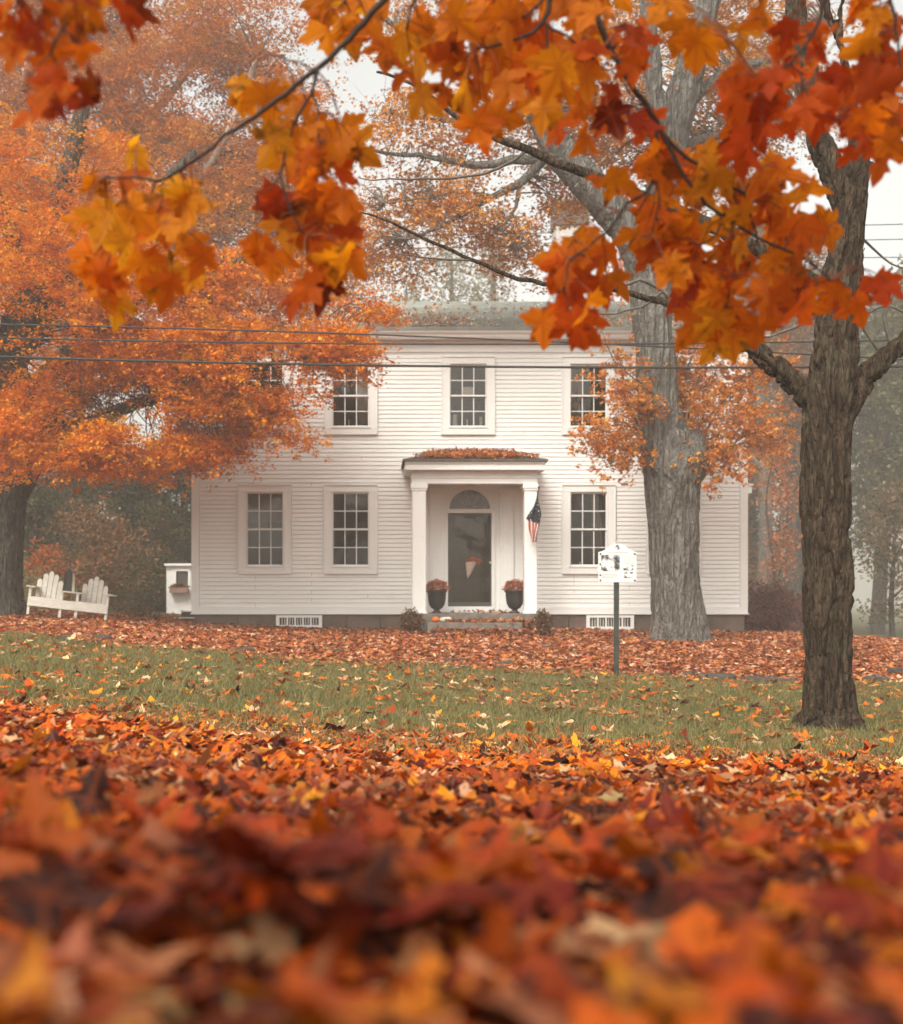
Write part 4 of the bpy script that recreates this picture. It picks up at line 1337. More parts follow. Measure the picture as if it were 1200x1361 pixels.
# --- brown maple trunk standing on the lawn
d = 11.0
tr = empty('maple_tree', P(1101, 972, d), 'slender brown barked maple standing on the lawn with forked bare limbs', 'tree')
RT = [
    [(1103, 990, 42), (1103, 972, 38), (1102, 945, 33.5), (1099, 900, 31), (1098, 800, 30), (1097, 700, 30), (1097, 620, 31), (1098, 560, 32), (1104, 515, 31), (1111, 450, 26), (1118, 370, 24), (1126, 300, 23), (1131, 255, 21)],
    [(1128, 300, 17), (1112, 245, 17), (1092, 195, 16), (1078, 140, 15.5), (1066, 70, 15), (1058, 0, 14), (1050, -120, 11)],
    [(1130, 290, 16), (1138, 230, 15), (1136, 170, 11), (1128, 110, 9), (1112, 50, 7.5), (1094, -5, 6), (1060, -120, 4)],
    [(1100, 585, 17), (1078, 535, 16), (1050, 505, 13.5), (1018, 478, 12), (985, 450, 11), (945, 425, 11), (905, 408, 8)],
    [(1100, 585, 18), (1124, 542, 17), (1146, 508, 15), (1175, 478, 14), (1215, 447, 13.5), (1290, 395, 12, .5), (1400, 300, 10, 1)],
    [(1138, 235, 10), (1152, 226, 7), (1160, 222, 5)],
    [(1132, 130, 5), (1119, 60, 4.5), (1118, 0, 4), (1116, -100, 3)],
]
for a, r_ in ((-1.0, 1), (.5, 1.), (2.2, .9), (3.4, .8), (4.3, .9)):   # root flare
    p0 = P(1103, 940, d); e_ = np.array([math.cos(a), math.sin(a), 0]) * .40
    RT.append(None)
    RT[-1] = ('w', [p0 + [0, 0, -.02], p0 + e_ * .62 + [0, 0, -.16], p0 + e_ + [0, 0, -.30]], [.13, .09 * r_, .05 * r_])
paths = [(q[1], q[2]) if q[0] == 'w' else pxpath(q, d) for q in RT]
trunk_mesh('trunk', tr, paths, .0125, M_bark_r, .040, 9.5, .15)
for lp in ([(1120, 400, 12), (1040, 350, 11), (960, 308, 9.5), (900, 280, 8.5), (850, 260, 8), (800, 240, 7), (740, 215, 6), (690, 195, 5.2), (640, 175, 4.2), (600, 150, 3.2), (550, 112, 2.4), (500, 95, 1.6)],
           [(915, 412, 7), (860, 396, 4.2), (800, 382, 3.6), (740, 378, 3.2), (690, 370, 3.0), (630, 347, 2.6), (570, 320, 2.2), (520, 296, 1.7), (478, 282, 1.0)],
           [(905, 410, 4), (880, 385, 3), (850, 372, 2.4), (820, 382, 2), (790, 386, 1.4)],
           [(885, 383, 1.8), (866, 402, 1.7), (838, 412, 1.4), (798, 419, .9)],
           [(634, 347, 1.7), (610, 347, 1.5), (570, 341, 1.1), (528, 336, .6)],
           [(700, 200, 2.2), (660, 224, 2), (600, 236, 1.6), (540, 238, 1.2), (480, 238, .7)],
           [(1190, 470, 4), (1175, 420, 2.5), (1200, 370, 2.0), (1240, 340, 1.5)],
           [(1140, 430, 2.2), (1160, 412, 1.9), (1185, 408, 1.5), (1215, 425, 1.0)],
           [(1085, 420, 2), (1040, 440, 1.6), (990, 455, 1), (960, 470, .6)],
           [(1130, 300, 2), (1160, 330, 1.6), (1185, 352, 1.2), (1210, 358, .8)],
           [(1178, 478, 2), (1150, 440, 1.5), (1120, 380, 1.0), (1150, 330, .7)]):
    m = MB(); p_, r_ = pxpath(lp, d + .1); p_, r_ = smooth_path(p_, r_, .1)
    p_ = p_ + rng.normal(0, .006, p_.shape)
    m.tube(p_, r_, 10); m.build('limb', M_bark_r if r_[0] > .04 else M_twig_grey, tr, smooth=True)

# --- great grey maple before the house
d = 25.4
tc = empty('maple_tree', P(900, 842, d), 'massive grey shaggy barked maple in front of the house with sprouts of orange leaves', 'tree')
CT = [
    [(903, 860, 46), (901, 842, 39), (899, 815, 35), (897, 780, 32.5), (895, 740, 32), (895, 690, 34), (894, 650, 37), (892, 620, 36), (884, 585, 32), (876, 540, 26), (871, 480, 26), (868, 420, 27), (866, 370, 27), (862, 320, 25)],
    [(862, 360, 26), (838, 310, 25), (800, 265, 24), (765, 225, 22), (735, 185, 21), (708, 120, 19), (683, 50, 18), (660, -20, 16), (630, -130, 12)],
    [(866, 360, 24), (878, 280, 22), (888, 210, 21), (905, 130, 20), (925, 60, 18), (945, -10, 16), (970, -120, 12)],
    [(870, 330, 14, -.3), (880, 230, 13, -.6), (878, 170, 12, -.7), (868, 100, 11, -.8), (860, 20, 10, -.8), (850, -80, 8, -.8)],
    [(890, 640, 34, -.1), (912, 615, 30, -.15), (915, 590, 22, -.1), (912, 570, 14, -.1)],
]
paths = [pxpath(q, d) for q in CT]
trunk_mesh('trunk', tc, paths, .030, M_bark_c, .050, 6.0, .10)
CL = [[(735, 195, 9), (715, 212, 7), (680, 212, 6.5), (640, 220, 5.5), (590, 212, 4), (540, 205, 3), (470, 198, 1.5)],
      [(725, 205, 7), (705, 232, 6), (690, 244, 5.5), (660, 260, 4.8), (630, 276, 4), (590, 300, 2.8), (540, 318, 1.4)],
      [(692, 243, 3), (684, 275, 2.4), (668, 306, 1.8), (690, 330, 1.0)],
      [(700, 110, 10), (640, 80, 7), (570, 60, 5), (500, 20, 3), (420, -10, 2)],
      [(720, 150, 7), (650, 150, 5), (590, 160, 3.5), (520, 150, 2)],
      [(690, 60, 9), (620, 10, 7), (540, -60, 5)],
      [(900, 150, 9), (960, 100, 7), (1020, 80, 5), (1100, 40, 3)],
      [(890, 200, 8), (950, 180, 6, .5), (1020, 170, 4, .8), (1080, 150, 2, 1)],
      [(660, 262, 2.5), (620, 255, 2), (570, 262, 1.4), (510, 270, .8)]]
cpaths = []
for lp in CL:
    p_, r_ = pxpath(lp, d + .4); cpaths.append((p_, r_))
    m = MB(); p_, r_ = smooth_path(p_, r_, .2); p_ = p_ + rng.normal(0, .015, p_.shape); m.tube(p_, r_, 8); m.build('limb', M_bark_c, tc, smooth=True)


def pc(px, py, dd, rx, ry, rd, n):
    return (P(px, py, dd), np.array([rx / F * dd, rd, ry / F * dd]), n)


PINK = [(214, 150, 66), (200, 128, 54), (222, 168, 92), (182, 112, 44), (206, 142, 54)]
# sparse high crown
sp1 = sprays([pc(560, 170, 26.5, 110, 60, 1.2, 60), pc(640, 265, 26.0, 80, 45, 1, 50), pc(530, 280, 27, 70, 50, 1, 45), pc(680, 340, 27, 45, 40, .8, 26), pc(520, 350, 27, 50, 35, .8, 26),
              pc(690, 130, 27, 80, 70, 1.4, 40), pc(800, 110, 27, 90, 110, 1.6, 55), pc(960, 130, 27.5, 90, 90, 1.6, 60), pc(1000, 20, 27.5, 110, 60, 1.6, 40), pc(820, 170, 27, 50, 50, 1, 36), pc(600, 30, 27, 120, 50, 1.4, 45), pc(755, 240, 27.2, 60, 50, 1, 40), pc(765, 120, 27.5, 60, 60, 1, 40), pc(980, 60, 28, 90, 70, 1.4, 60), pc(1040, 130, 28.5, 70, 80, 1.4, 60), pc(920, 220, 27.5, 70, 60, 1, 45), pc(768, 280, 26.5, 26, 14, .4, 6), pc(830, 30, 27.5, 60, 60, 1, 36)], -.3, .6, 5)
foliage('crown', tc, sp1, 68, .060, PINK, [4, 4, 3, 2, 3], None, (.34, .34, .14), L_SIMP, .07)
branchwork(tc, sp1, limb_points(cpaths + paths[1:4]), .010)
# sprouts around the trunk at mid height
root_c = P(896, 600, d + .15)
sh_, tw = [], MB()
for (px, py, dd, w_) in [(785, 575, -1.0, 1), (800, 500, -.6, .6), (800, 440, -.3, 1), (820, 520, -1.2, 1), (790, 590, -1.4, 1), (830, 620, -1.5, 1), (850, 480, -1.3, .8), (900, 440, .2, 1), (940, 430, .3, 1), (975, 470, .2, 1),
                         (1010, 500, .3, 1), (1030, 540, .3, 1), (1045, 590, .5, 1), (1000, 560, -.6, 1), (960, 520, -.8, 1), (930, 500, -1, 1), (965, 600, -.7, 1), (990, 620, -.4, 1), (950, 640, -.8, .8), (1020, 460, .6, 1),
                         (772, 580, -.8, 1), (820, 470, -.8, .7), (985, 430, .8, 1), (1050, 480, .8, 1), (920, 560, -1.1, 1), (800, 620, -1.2, .7), (870, 430, -1.2, .6), (905, 480, -1.2, 1), (1060, 560, 1, 1), (850, 560, -1.4, .6)]:
    if 825 < px < 945: dd = .9 + .3 * rng.random()
    e_ = P(px, py, d + dd); c_ = root_c + np.array([(px - 890) * .0035, rng.normal(0, .1), rng.normal(0, .35)])
    q, r_ = smooth_path(bend(c_, e_, .10, .05), [.024, .016, .011, .004], .15)
    tw.tube(q, r_, 5, cap=False)
    for t in np.linspace(.46, 1.0, 9):
        k = q[min(int(t * (len(q) - 1)), len(q) - 1)]
        for _ in range(3 if w_ == 1 else 2):
            pp = k + rng.normal(0, .20, 3) * [1, .8, .8]
            tw.tube([k, (k + pp) / 2 + [0, 0, .03], pp], [.006, .004, .002], 3, cap=False)
            sh_.append((pp, np.array([0, 0, -1.])))
tag(tw.build('branchwork', M_twig_grey, tc), kind='stuff')
foliage('sprout_leaves', tc, sh_, 21, .056, [(216, 142, 56), (200, 122, 46), (222, 160, 78), (180, 104, 40), (144, 102, 48)], [4, 4, 2, 3, 1], None, (.13, .13, .08), L_SIMP, .10, .45, 3)

# --- orange maple at the left
d = 26.3
tl = empty('maple_tree', P(-8, 812, d), 'big spreading orange maple at the picture edge whose boughs hang before the house', 'tree')
LT = [
    [(-8, 835, 52), (-8, 812, 44), (-7, 780, 37), (-5, 720, 35), (-3, 660, 38), (2, 610, 34), (4, 560, 27), (14, 480, 24), (34, 400, 21), (62, 320, 17), (90, 230, 13), (110, 140, 9)],
    [(0, 680, 26), (22, 640, 24), (48, 612, 17), (90, 580, 12, -.8), (160, 545, 9, -1.4), (250, 515, 6.5, -2), (340, 488, 4.5, -2.4), (430, 470, 2.5, -2.6)],
    [(4, 570, 16), (60, 500, 12, -1), (140, 430, 9, -1.8), (230, 380, 7, -2.2), (320, 345, 5, -2.4), (400, 330, 3, -2.4)],
    [(0, 600, 18), (-70, 520, 15, .5), (-160, 420, 11, 1), (-240, 320, 7, 1)],
    [(14, 500, 13), (90, 380, 10, 1), (180, 280, 8, 1.6), (260, 200, 5, 2)],
    [(40, 390, 12), (10, 300, 10, -1), (-30, 200, 8, -1.4), (-60, 100, 5, -1.4)],
]
paths = [pxpath(q, d) for q in LT]
trunk_mesh('trunk', tl, paths, .032, M_bark_l, .028, 8.0, .10)
e_l = [pc(60, 400, 25.5, 170, 130, 3.0, 420), pc(200, 430, 24.6, 130, 100, 2.2, 330), pc(300, 480, 24.0, 110, 62, 1.5, 200), pc(400, 470, 23.8, 75, 45, 1.0, 100), pc(455, 462, 23.7, 40, 32, .7, 36),
       pc(60, 545, 24.6, 90, 60, 1.6, 170), pc(70, 606, 24.3, 60, 36, 1.0, 60), pc(180, 592, 24.0, 90, 46, 1.3, 150), pc(270, 560, 23.7, 75, 40, 1.0, 80), pc(330, 545, 23.6, 50, 40, .8, 45),
       pc(285, 595, 23.6, 32, 24, .5, 16), pc(385, 530, 23.6, 40, 30, .6, 24), pc(385, 585, 23.6, 22, 14, .35, 7), pc(500, 400, 24.5, 38, 20, .6, 16),
       pc(330, 390, 25.0, 120, 60, 1.5, 150), pc(-120, 400, 26.5, 170, 200, 3.4, 260), pc(80, 270, 27, 150, 120, 3.0, 200)]
spl = sprays(e_l, -.04, .8, 11)
def clear_of(sp_, x0, x1, y0, y1):
    out = []
    for c, v in sp_:
        x_ = CX + c[0] / c[1] * F; y_ = HY - (c[2] - CAMZ) / c[1] * F
        if not (x0 < x_ < x1 and y0 < y_ < y1): out.append((c, v))
    return out
spl = clear_of(spl, 316, 402, 466, 520)      # the natural gap that lets the end window show
foliage('crown', tl, spl, 88, .064, ORANGE, [5, 5, 4, 3, 2, 1], None, (.25, .25, .10), L_TINY, .07)
branchwork(tl, spl, limb_points(paths), .009, M_twig, .35)

# --- second orange maple farther back
d = 38.0
t2 = empty('maple_tree', P(-20, 806, d), 'tall hazy orange maple with a thin pale leaning trunk behind the spreading one', 'tree')
T2 = [[(-20, 812, 17), (20, 600, 15), (92, 420, 13), (140, 200, 9), (165, 40, 7), (180, -80, 5)], [(76, 480, 9), (200, 330, 7, -1), (290, 200, 5, -2), (340, 80, 3, -2)], [(92, 420, 8), (50, 280, 6, 1), (-20, 120, 4, 1)],
      [(138, 220, 6), (230, 120, 5, 1), (300, 20, 3, 1)]]
paths = [pxpath(q, d) for q in T2]
m = MB()
for p_, r_ in paths:
    p_, r_ = smooth_path(p_, r_, .3); m.tube(p_, r_, 12)
m.build('trunk', mottled('pale_bark', (.20, .18, .15), (.36, .33, .29), 4, .9, .5, .02, (1, 1, .2)), t2, smooth=True)
sp2 = sprays([pc(60, 330, 38, 130, 100, 3, 170), pc(200, 260, 37, 130, 110, 3, 210), pc(330, 300, 36.5, 110, 90, 2.5, 170), pc(90, 140, 38.5, 130, 110, 3, 200), pc(250, 120, 38, 120, 90, 3, 170), pc(380, 180, 37, 70, 80, 2, 80),
              pc(150, 0, 39, 150, 70, 3, 150), pc(310, 30, 38, 90, 70, 3, 70), pc(420, 330, 36, 70, 60, 2, 90), pc(-60, 200, 39, 100, 170, 3, 110), pc(40, 20, 39, 80, 80, 3, 80)], -.22, .42, 31)
foliage('crown', t2, sp2, 150, .084, [(204, 122, 16), (188, 104, 12), (170, 90, 12), (204, 140, 30), (132, 88, 24)], [5, 4, 3, 2, 2], None, (.50, .50, .20), L_TINY, .07)
branchwork(t2, sp2, limb_points(paths), .012, M_twig, .25)


# --- trees and shrubs of the hazy surroundings
def back_tree(px, d, base_py, top_py, wpx, bottom_py, cols, label, name='tree', cat='tree', n=90, per=60, size=.16, trunk_r=.16, wts=None, thr=-.1, bark=None, group=None, lean=0):
    base = P(px, base_py, d); base[2] = zg1(base[0], d)
    t = empty(name, base, label, cat, group)
    top = P(px + lean, top_py, d); bot = P(px, bottom_py, d)
    H = top[2] - bot[2]; W = wpx / F * d / 2
    m = MB(); paths = []
    pts = [base - [0, 0, .2], base + (top - base) * .3 + rng.normal(0, .12, 3), base + (top - base) * .62 + rng.normal(0, .15, 3), top - [0, 0, .4]]
    rr = [trunk_r * 1.25, trunk_r, trunk_r * .7, trunk_r * .15]
    paths.append((pts, rr))
    for k in range(5):
        f_ = .3 + .11 * k; a = k * 2.4; s0 = base + (top - base) * f_
        paths.append(([s0, s0 + [math.cos(a) * W * .4, math.sin(a) * W * .4, H * .10], s0 + [math.cos(a) * W * .75, math.sin(a) * W * .75, H * .2]], [trunk_r * .5, trunk_r * .3, trunk_r * .1]))
    for p_, r_ in paths:
        p_, r_ = smooth_path(p_, r_, .4); m.tube(p_, r_, 9)
    m.build('trunk', bark or M_bark_l, t, smooth=True)
    ells = []
    cz = (top[2] + bot[2]) / 2
    for k in range(9):
        h_ = (k + .5) / 9; zc_ = bot[2] + H * h_
        w_ = W * (.55 + .45 * math.sin(math.pi * min(1, h_ * .9 + .12)))
        a = rng.uniform(0, 6.3)
        ells.append((np.array([base[0] + (top[0] - base[0]) * h_ + math.cos(a) * w_ * .42, d + math.sin(a) * w_ * .42, zc_]), np.array([w_ * .62, w_ * .62, H * .13]), n // 9))
    sp_ = sprays(ells, thr, .45, px * .1)
    foliage('crown', t, sp_, per, size, cols, wts or np.ones(len(cols)), None, (.11 * W + .25, .11 * W + .25, .035 * H + .1), L_TINY, .10, .6)
    return t


GREY_G = [(88, 96, 66), (104, 108, 76), (70, 80, 56), (126, 112, 78), (96, 84, 60)]
RUSS = [(132, 96, 64), (150, 104, 72), (110, 88, 58), (166, 118, 84), (92, 86, 58)]
for a in [
    (45, 41, 806, 600, 120, 800, GREY_G, 'dark green tree right behind the trunk of the spreading orange maple'),
    (112, 46, 806, 585, 130, 790, GREY_G, 'dark green tree behind the twin backs of the garden seat'),
    (180, 43, 806, 612, 120, 800, GREY_G, 'broad dark green tree midway between garden seat and house corner'),
    (243, 44, 806, 596, 110, 795, GREY_G, 'green tree rising behind the flat roofed white shed'),
]: back_tree(*a, n=200, size=.13, per=90, thr=-.3, group='dark trees behind the garden seat')
back_tree(128, 37.5, 808, 672, 110, 800, RUSS, 'russet bush with fading leaves behind the garden seat', 'bush', 'bush', 110, 60, .085, .05)
back_tree(200, 41.5, 808, 690, 70, 806, [(96, 92, 62), (120, 96, 70), (84, 84, 56)], 'dusky bush standing beside the flat roofed white shed', 'bush', 'bush', 80, 60, .085, .05)
back_tree(60, 35, 808, 725, 42, 790, [(190, 104, 40), (170, 88, 34)], 'small bright orange sapling behind the left back of the garden seat', 'sapling', 'sapling', 27, 40, .07, .03)
back_tree(40, 34, 808, 760, 60, 806, [(120, 116, 74), (140, 128, 88)], 'low olive bush between the maple trunk and the garden seat', 'bush', 'bush', 60, 50, .06, .03)
back_tree(185, 30, 822, 808, 44, 822, [(96, 70, 44), (120, 84, 52)], 'low tuft of brown plants in the leaves between garden seat and house', 'bush', 'bush', 27, 40, .05, .02)
# right of the house
back_tree(1022, 33.5, 840, 780, 84, 838, [(112, 66, 60), (96, 56, 52), (134, 84, 76), (90, 70, 56)], 'purple brown bush at the rear corner of the house', 'bush', 'bush', 100, 60, .075, .04)
back_tree(1013, 52, 830, 300, 60, 470, [(170, 120, 80), (150, 106, 72), (136, 108, 76)], 'pale trunked hazy tree close beside the house corner', 'tree', 'tree', 150, 70, .15, .26, None, -.1, M_bark_c)
back_tree(1050, 56, 830, 330, 90, 560, [(160, 106, 74), (140, 100, 70), (120, 96, 70)], 'hazy tall tree seen just beside the brown maple trunk', 'tree', 'tree', 120, 50, .16, .32, None, -.1, M_bark_l, None, 10)
back_tree(1035, 47, 832, 560, 40, 790, [(190, 116, 60), (170, 100, 56)], 'slim orange leaved sapling between the hazy trunks by the house corner', 'sapling', 'sapling', 60, 46, .10, .05)
back_tree(1000, 68, 825, 420, 110, 810, RUSS, 'broad brownish hazy tree behind the house corner', 'tree', 'tree', 220, 90, .2, .3, None, -.35)
back_tree(1070, 72, 825, 380, 120, 770, [(112, 108, 84), (126, 112, 84), (96, 96, 76)], 'grey green hazy tree behind the brown maple trunk', 'tree', 'tree', 220, 90, .2, .3, None, -.35)
back_tree(1165, 62, 826, 400, 140, 700, GREY_G, 'tall hazy grey green tree beyond the road', 'tree', 'tree', 260, 90, .19, .3, None, -.35)
back_tree(1245, 54, 830, 330, 170, 700, GREY_G, 'dark hazy tree cut by the picture edge beyond the road', 'tree', 'tree', 260, 90, .19, .35, None, -.35)
back_tree(1188, 40, 850, 640, 88, 800, [(96, 92, 70), (120, 100, 76), (150, 118, 92), (84, 84, 64)], 'small drooping dusky tree near the picture edge before the road', 'tree', 'tree', 90, 46, .10, .08)
# over the roof
back_tree(600, 96, 806, 340, 130, 700, [(120, 116, 80), (140, 120, 84)], 'pale ghostly tree rising far behind the roof ridge', 'tree', 'tree', 150, 50, .26, .45)
back_tree(655, 104, 806, 300, 70, 600, [(120, 116, 80), (150, 120, 84)], 'thin pale trunked ghostly tree far behind the roof beside the chimney', 'tree', 'tree', 80, 40, .26, .5)
back_tree(540, 120, 806, 372, 100, 700, [(120, 116, 80), (140, 120, 84)], 'faint low ghostly tree far behind the roof', 'tree', 'tree', 100, 50, .28, .4)
back_tree(450, 75, 806, 330, 150, 700, [(200, 126, 84), (180, 112, 76)], 'hazy orange tree behind the hidden end of the roof', 'tree', 'tree', 150, 50, .2, .35)
back_tree(870, 60, 806, 320, 230, 700, [(206, 128, 88), (190, 112, 76), (176, 110, 80)], 'broad hazy pink orange tree behind the roof end and the great grey trunk', 'tree', 'tree', 200, 60, .18, .35)

# ------------------------------------------------------------------ maple branches hanging into view
PAL = {
    'o': ([(236, 142, 8), (240, 152, 10), (230, 128, 8), (242, 168, 22), (212, 106, 10), (164, 110, 22)], [7, 6, 5, 3, 2, 1]),
    'y': ([(246, 158, 14), (248, 172, 22), (242, 140, 10), (234, 122, 10)], [5, 3, 5, 3]),
    'r': ([(222, 98, 8), (208, 82, 8), (230, 118, 10), (168, 54, 8)], [5, 4, 4, 1]),
    'ro': ([(234, 124, 8), (224, 106, 8), (240, 142, 12), (186, 76, 10)], [5, 4, 5, 1]),
    'd': ([(208, 88, 10), (176, 60, 10), (226, 112, 14), (110, 34, 8), (232, 132, 22)], [4, 4, 4, 2, 2]),
}


def hang_rot(n):
    B = np.array([[1, 0, 0], [0, 0, 1], [0, -1, 0]], float)     # x->X, y->-Z, z->Y
    inpl = rotmats(rng.normal(0, .65, n), np.zeros(n), np.zeros(n))
    out = rotmats(rng.normal(0, .75, n), rng.normal(.1, .5, n), np.zeros(n))
    return out @ B[None] @ inpl


def hanging(label, d, stems, clusters, group='maple branches hanging into view'):
    s0 = stems[0][0]
    t = empty('maple_branch', P(s0[0], s0[1], d), label, 'branch', group)
    sp_all = []
    m = MB()
    for st in stems:
        p_, r_ = pxpath(st, d)
        if st[0][1] < -60 and st is stems[0]:      # carry the bough back to the overhanging maple
            a_ = p_[0]; m.tube(*smooth_path([a_, a_ + [-.1, -.7, .9], [a_[0] * .5 - .4, a_[1] * .2 - .6, 4.5], [-1.4, -3.0, 4.9]], [r_[0] * 1.15, .014, .03, .06], .1), 8)
        p_, r_ = smooth_path(p_, r_, .025); r_ = r_ * 1.15
        p_ = p_ + rng.normal(0, .0016, p_.shape)
        m.tube(p_, r_, 7); sp_all.append(p_)
        for i in range(4, len(p_) - 1, 5):                 # buds and spurs
            e_ = p_[i] + rng.normal(0, 1, 3) * [.012, .008, .012]; m.tube([p_[i], e_], [r_[i] * .9, .0008], 5)
    m.build('stem', M_twig, t, smooth=True)
    SP = np.concatenate(sp_all); pm = MB()
    for (cx, cy, rx, ry, n, pal, *o) in clusters:
        dz = o[0] if o else 0
        n = n if n == 1 else int(n * .95 + .5)
        a = rng.uniform(0, 6.283, n); q = np.sqrt(rng.random(n))
        if n == 1: q[:] = 0
        px, py = cx + rx * q * np.cos(a), cy + ry * q * np.sin(a)
        D = d + dz + .11 + (rng.normal(0, .10, n) if n > 1 else np.zeros(n))
        pos = np.array([P(*v) for v in zip(px, py, D)])
        Rm = hang_rot(n)
        sz_ = (rng.normal(.078, .013, n)).clip(.045, .098) * d / 2.8
        base_pt = pos + np.einsum('nij,j->ni', Rm, np.array([0, -.26, 0])) * sz_[:, None]
        V, T, C = leaves(L_FULL, pos, sz_, Rm, palette(n, *PAL[pal], .10), .34, .30, .07)
        cl = link('foliage', raw_mesh('foliage', V, [T], M_hang, C, smooth=True), t)
        for b_ in base_pt:
            k = int(np.argmin(np.linalg.norm(SP - b_, axis=1))); e_ = SP[k]
            L_ = np.linalg.norm(e_ - b_)
            if L_ > .16:      # reach a twig through an intermediate point
                mid = b_ + (e_ - b_) * .5 + [0, 0, .03]
                q_, r_ = smooth_path([e_, mid, b_], [.0022, .0016, .0010], .03)
            else:
                q_, r_ = smooth_path([e_, (e_ + b_) / 2 + [0, 0, .015], b_], [.0016, .0012, .0010], .03)
            pm.tube(q_, r_, 5, cap=False)
    pm.build('stalk_sprays', M_stalk, t, smooth=True)
    return t


M_stalk = mottled('red_leaf_stalk', (.16, .035, .015), (.28, .09, .03), 30, .6, .1)
hanging('long slanting maple branch with two drooping orange leaf clusters before the hazy orange maples', 2.8,
        [[(620, -130, 5), (510, 0, 4), (465, 50, 3.6), (420, 92, 3.2), (365, 135, 2.8), (300, 182, 2.3), (250, 218, 2.0), (208, 242, 1.8)],
         [(208, 242, 1.7), (180, 236, 1.3), (138, 236, 1.1)], [(208, 242, 1.6), (194, 275, 1.3), (170, 300, 1.1), (160, 320, .8)], [(210, 245, 1.0), (218, 262, .8), (204, 290, .6)],
         [(424, 90, 2.2), (412, 125, 2.0), (390, 170, 1.8), (372, 232, 1.6), (380, 270, 1.4), (392, 292, 1.2), (406, 314, 1.0)], [(414, 120, 1.5), (424, 150, 1.2), (420, 170, 1.0), (432, 230, .8)],
         [(372, 234, 1.0), (358, 252, .8), (340, 260, .6)], [(420, 92, 1.4), (398, 85, 1.1), (375, 75, .8)], [(392, 118, 1.2), (385, 96, 1), (376, 74, .7)]],
        [(150, 265, 50, 45, 11, 'o'), (235, 270, 46, 45, 10, 'y'), (175, 340, 66, 50, 14, 'y'), (150, 388, 34, 26, 5, 'o'), (235, 345, 36, 36, 6, 'o'), (177, 200, 16, 14, 1, 'o'),
         (350, 120, 40, 30, 5, 'o'), (385, 175, 28, 40, 5, 'o'), (430, 150, 38, 55, 9, 'o'), (425, 245, 36, 55, 11, 'ro'), (370, 320, 34, 26, 5, 'o'), (430, 320, 34, 40, 7, 'ro'), (425, 345, 36, 40, 6, 'o'), (415, 390, 24, 22, 4, 'd'), (440, 280, 30, 40, 4, 'o'), (455, 205, 18, 40, 4, 'o'), (385, 260, 22, 22, 2, 'd')])
hanging('dark red and orange maple spray dangling at the picture corner above the hazy orange maples', 2.1,
        [[(130, -160, 4), (100, -40, 3), (94, 10, 2.4), (84, 40, 2), (68, 70, 1.5)], [(94, 10, 1.8), (60, -10, 1.4), (20, 0, 1)], [(84, 40, 1.4), (105, 60, 1.1), (100, 90, .8)], [(68, 70, 1.2), (40, 100, .9), (30, 125, .7)]],
        [(60, 10, 60, 34, 9, 'd'), (105, 30, 30, 36, 5, 'o'), (60, 75, 46, 36, 9, 'd'), (50, 128, 44, 22, 6, 'd'), (105, 115, 26, 14, 3, 'd'), (175, 0, 24, 20, 2, 'd'), (0, 20, 10, 10, 1, 'r')])
hanging('leafy orange maple branch filling the top edge above the porch and upper windows', 2.9,
        [[(760, -150, 4.5), (735, -20, 3.4), (720, 30, 2.6), (690, 52, 2), (650, 62, 1.6), (630, 66, 1.2)], [(728, -10, 2), (700, 20, 1.4), (668, 30, 1)], [(724, 25, 1.6), (728, 60, 1.3), (732, 92, 1)], [(735, -20, 2.4), (640, -40, 2.2), (560, -10, 1.8), (540, 40, 1.2)],
         [(640, -40, 1.8), (500, -30, 1.6), (450, 10, 1)], [(720, 30, 1.6), (770, 60, 1.3), (800, 90, 1)]],
        [(560, 128, 6, 6, 1, 'o'), (598, 92, 26, 24, 3, 'o'), (645, 158, 28, 22, 3, 'y'), (540, 84, 22, 18, 2, 'o'), (450, 28, 40, 40, 7, 'o'), (500, 28, 50, 36, 9, 'o'), (570, 40, 50, 40, 9, 'o'), (630, 40, 56, 44, 11, 'o'), (640, 120, 50, 45, 8, 'o'), (700, 100, 50, 60, 12, 'y'), (765, 90, 50, 60, 11, 'y'), (770, 160, 44, 28, 6, 'y'),
         (820, 70, 50, 50, 9, 'ro'), (830, 150, 34, 36, 5, 'd'), (690, 20, 60, 40, 9, 'ro'), (780, 15, 60, 36, 8, 'ro')])
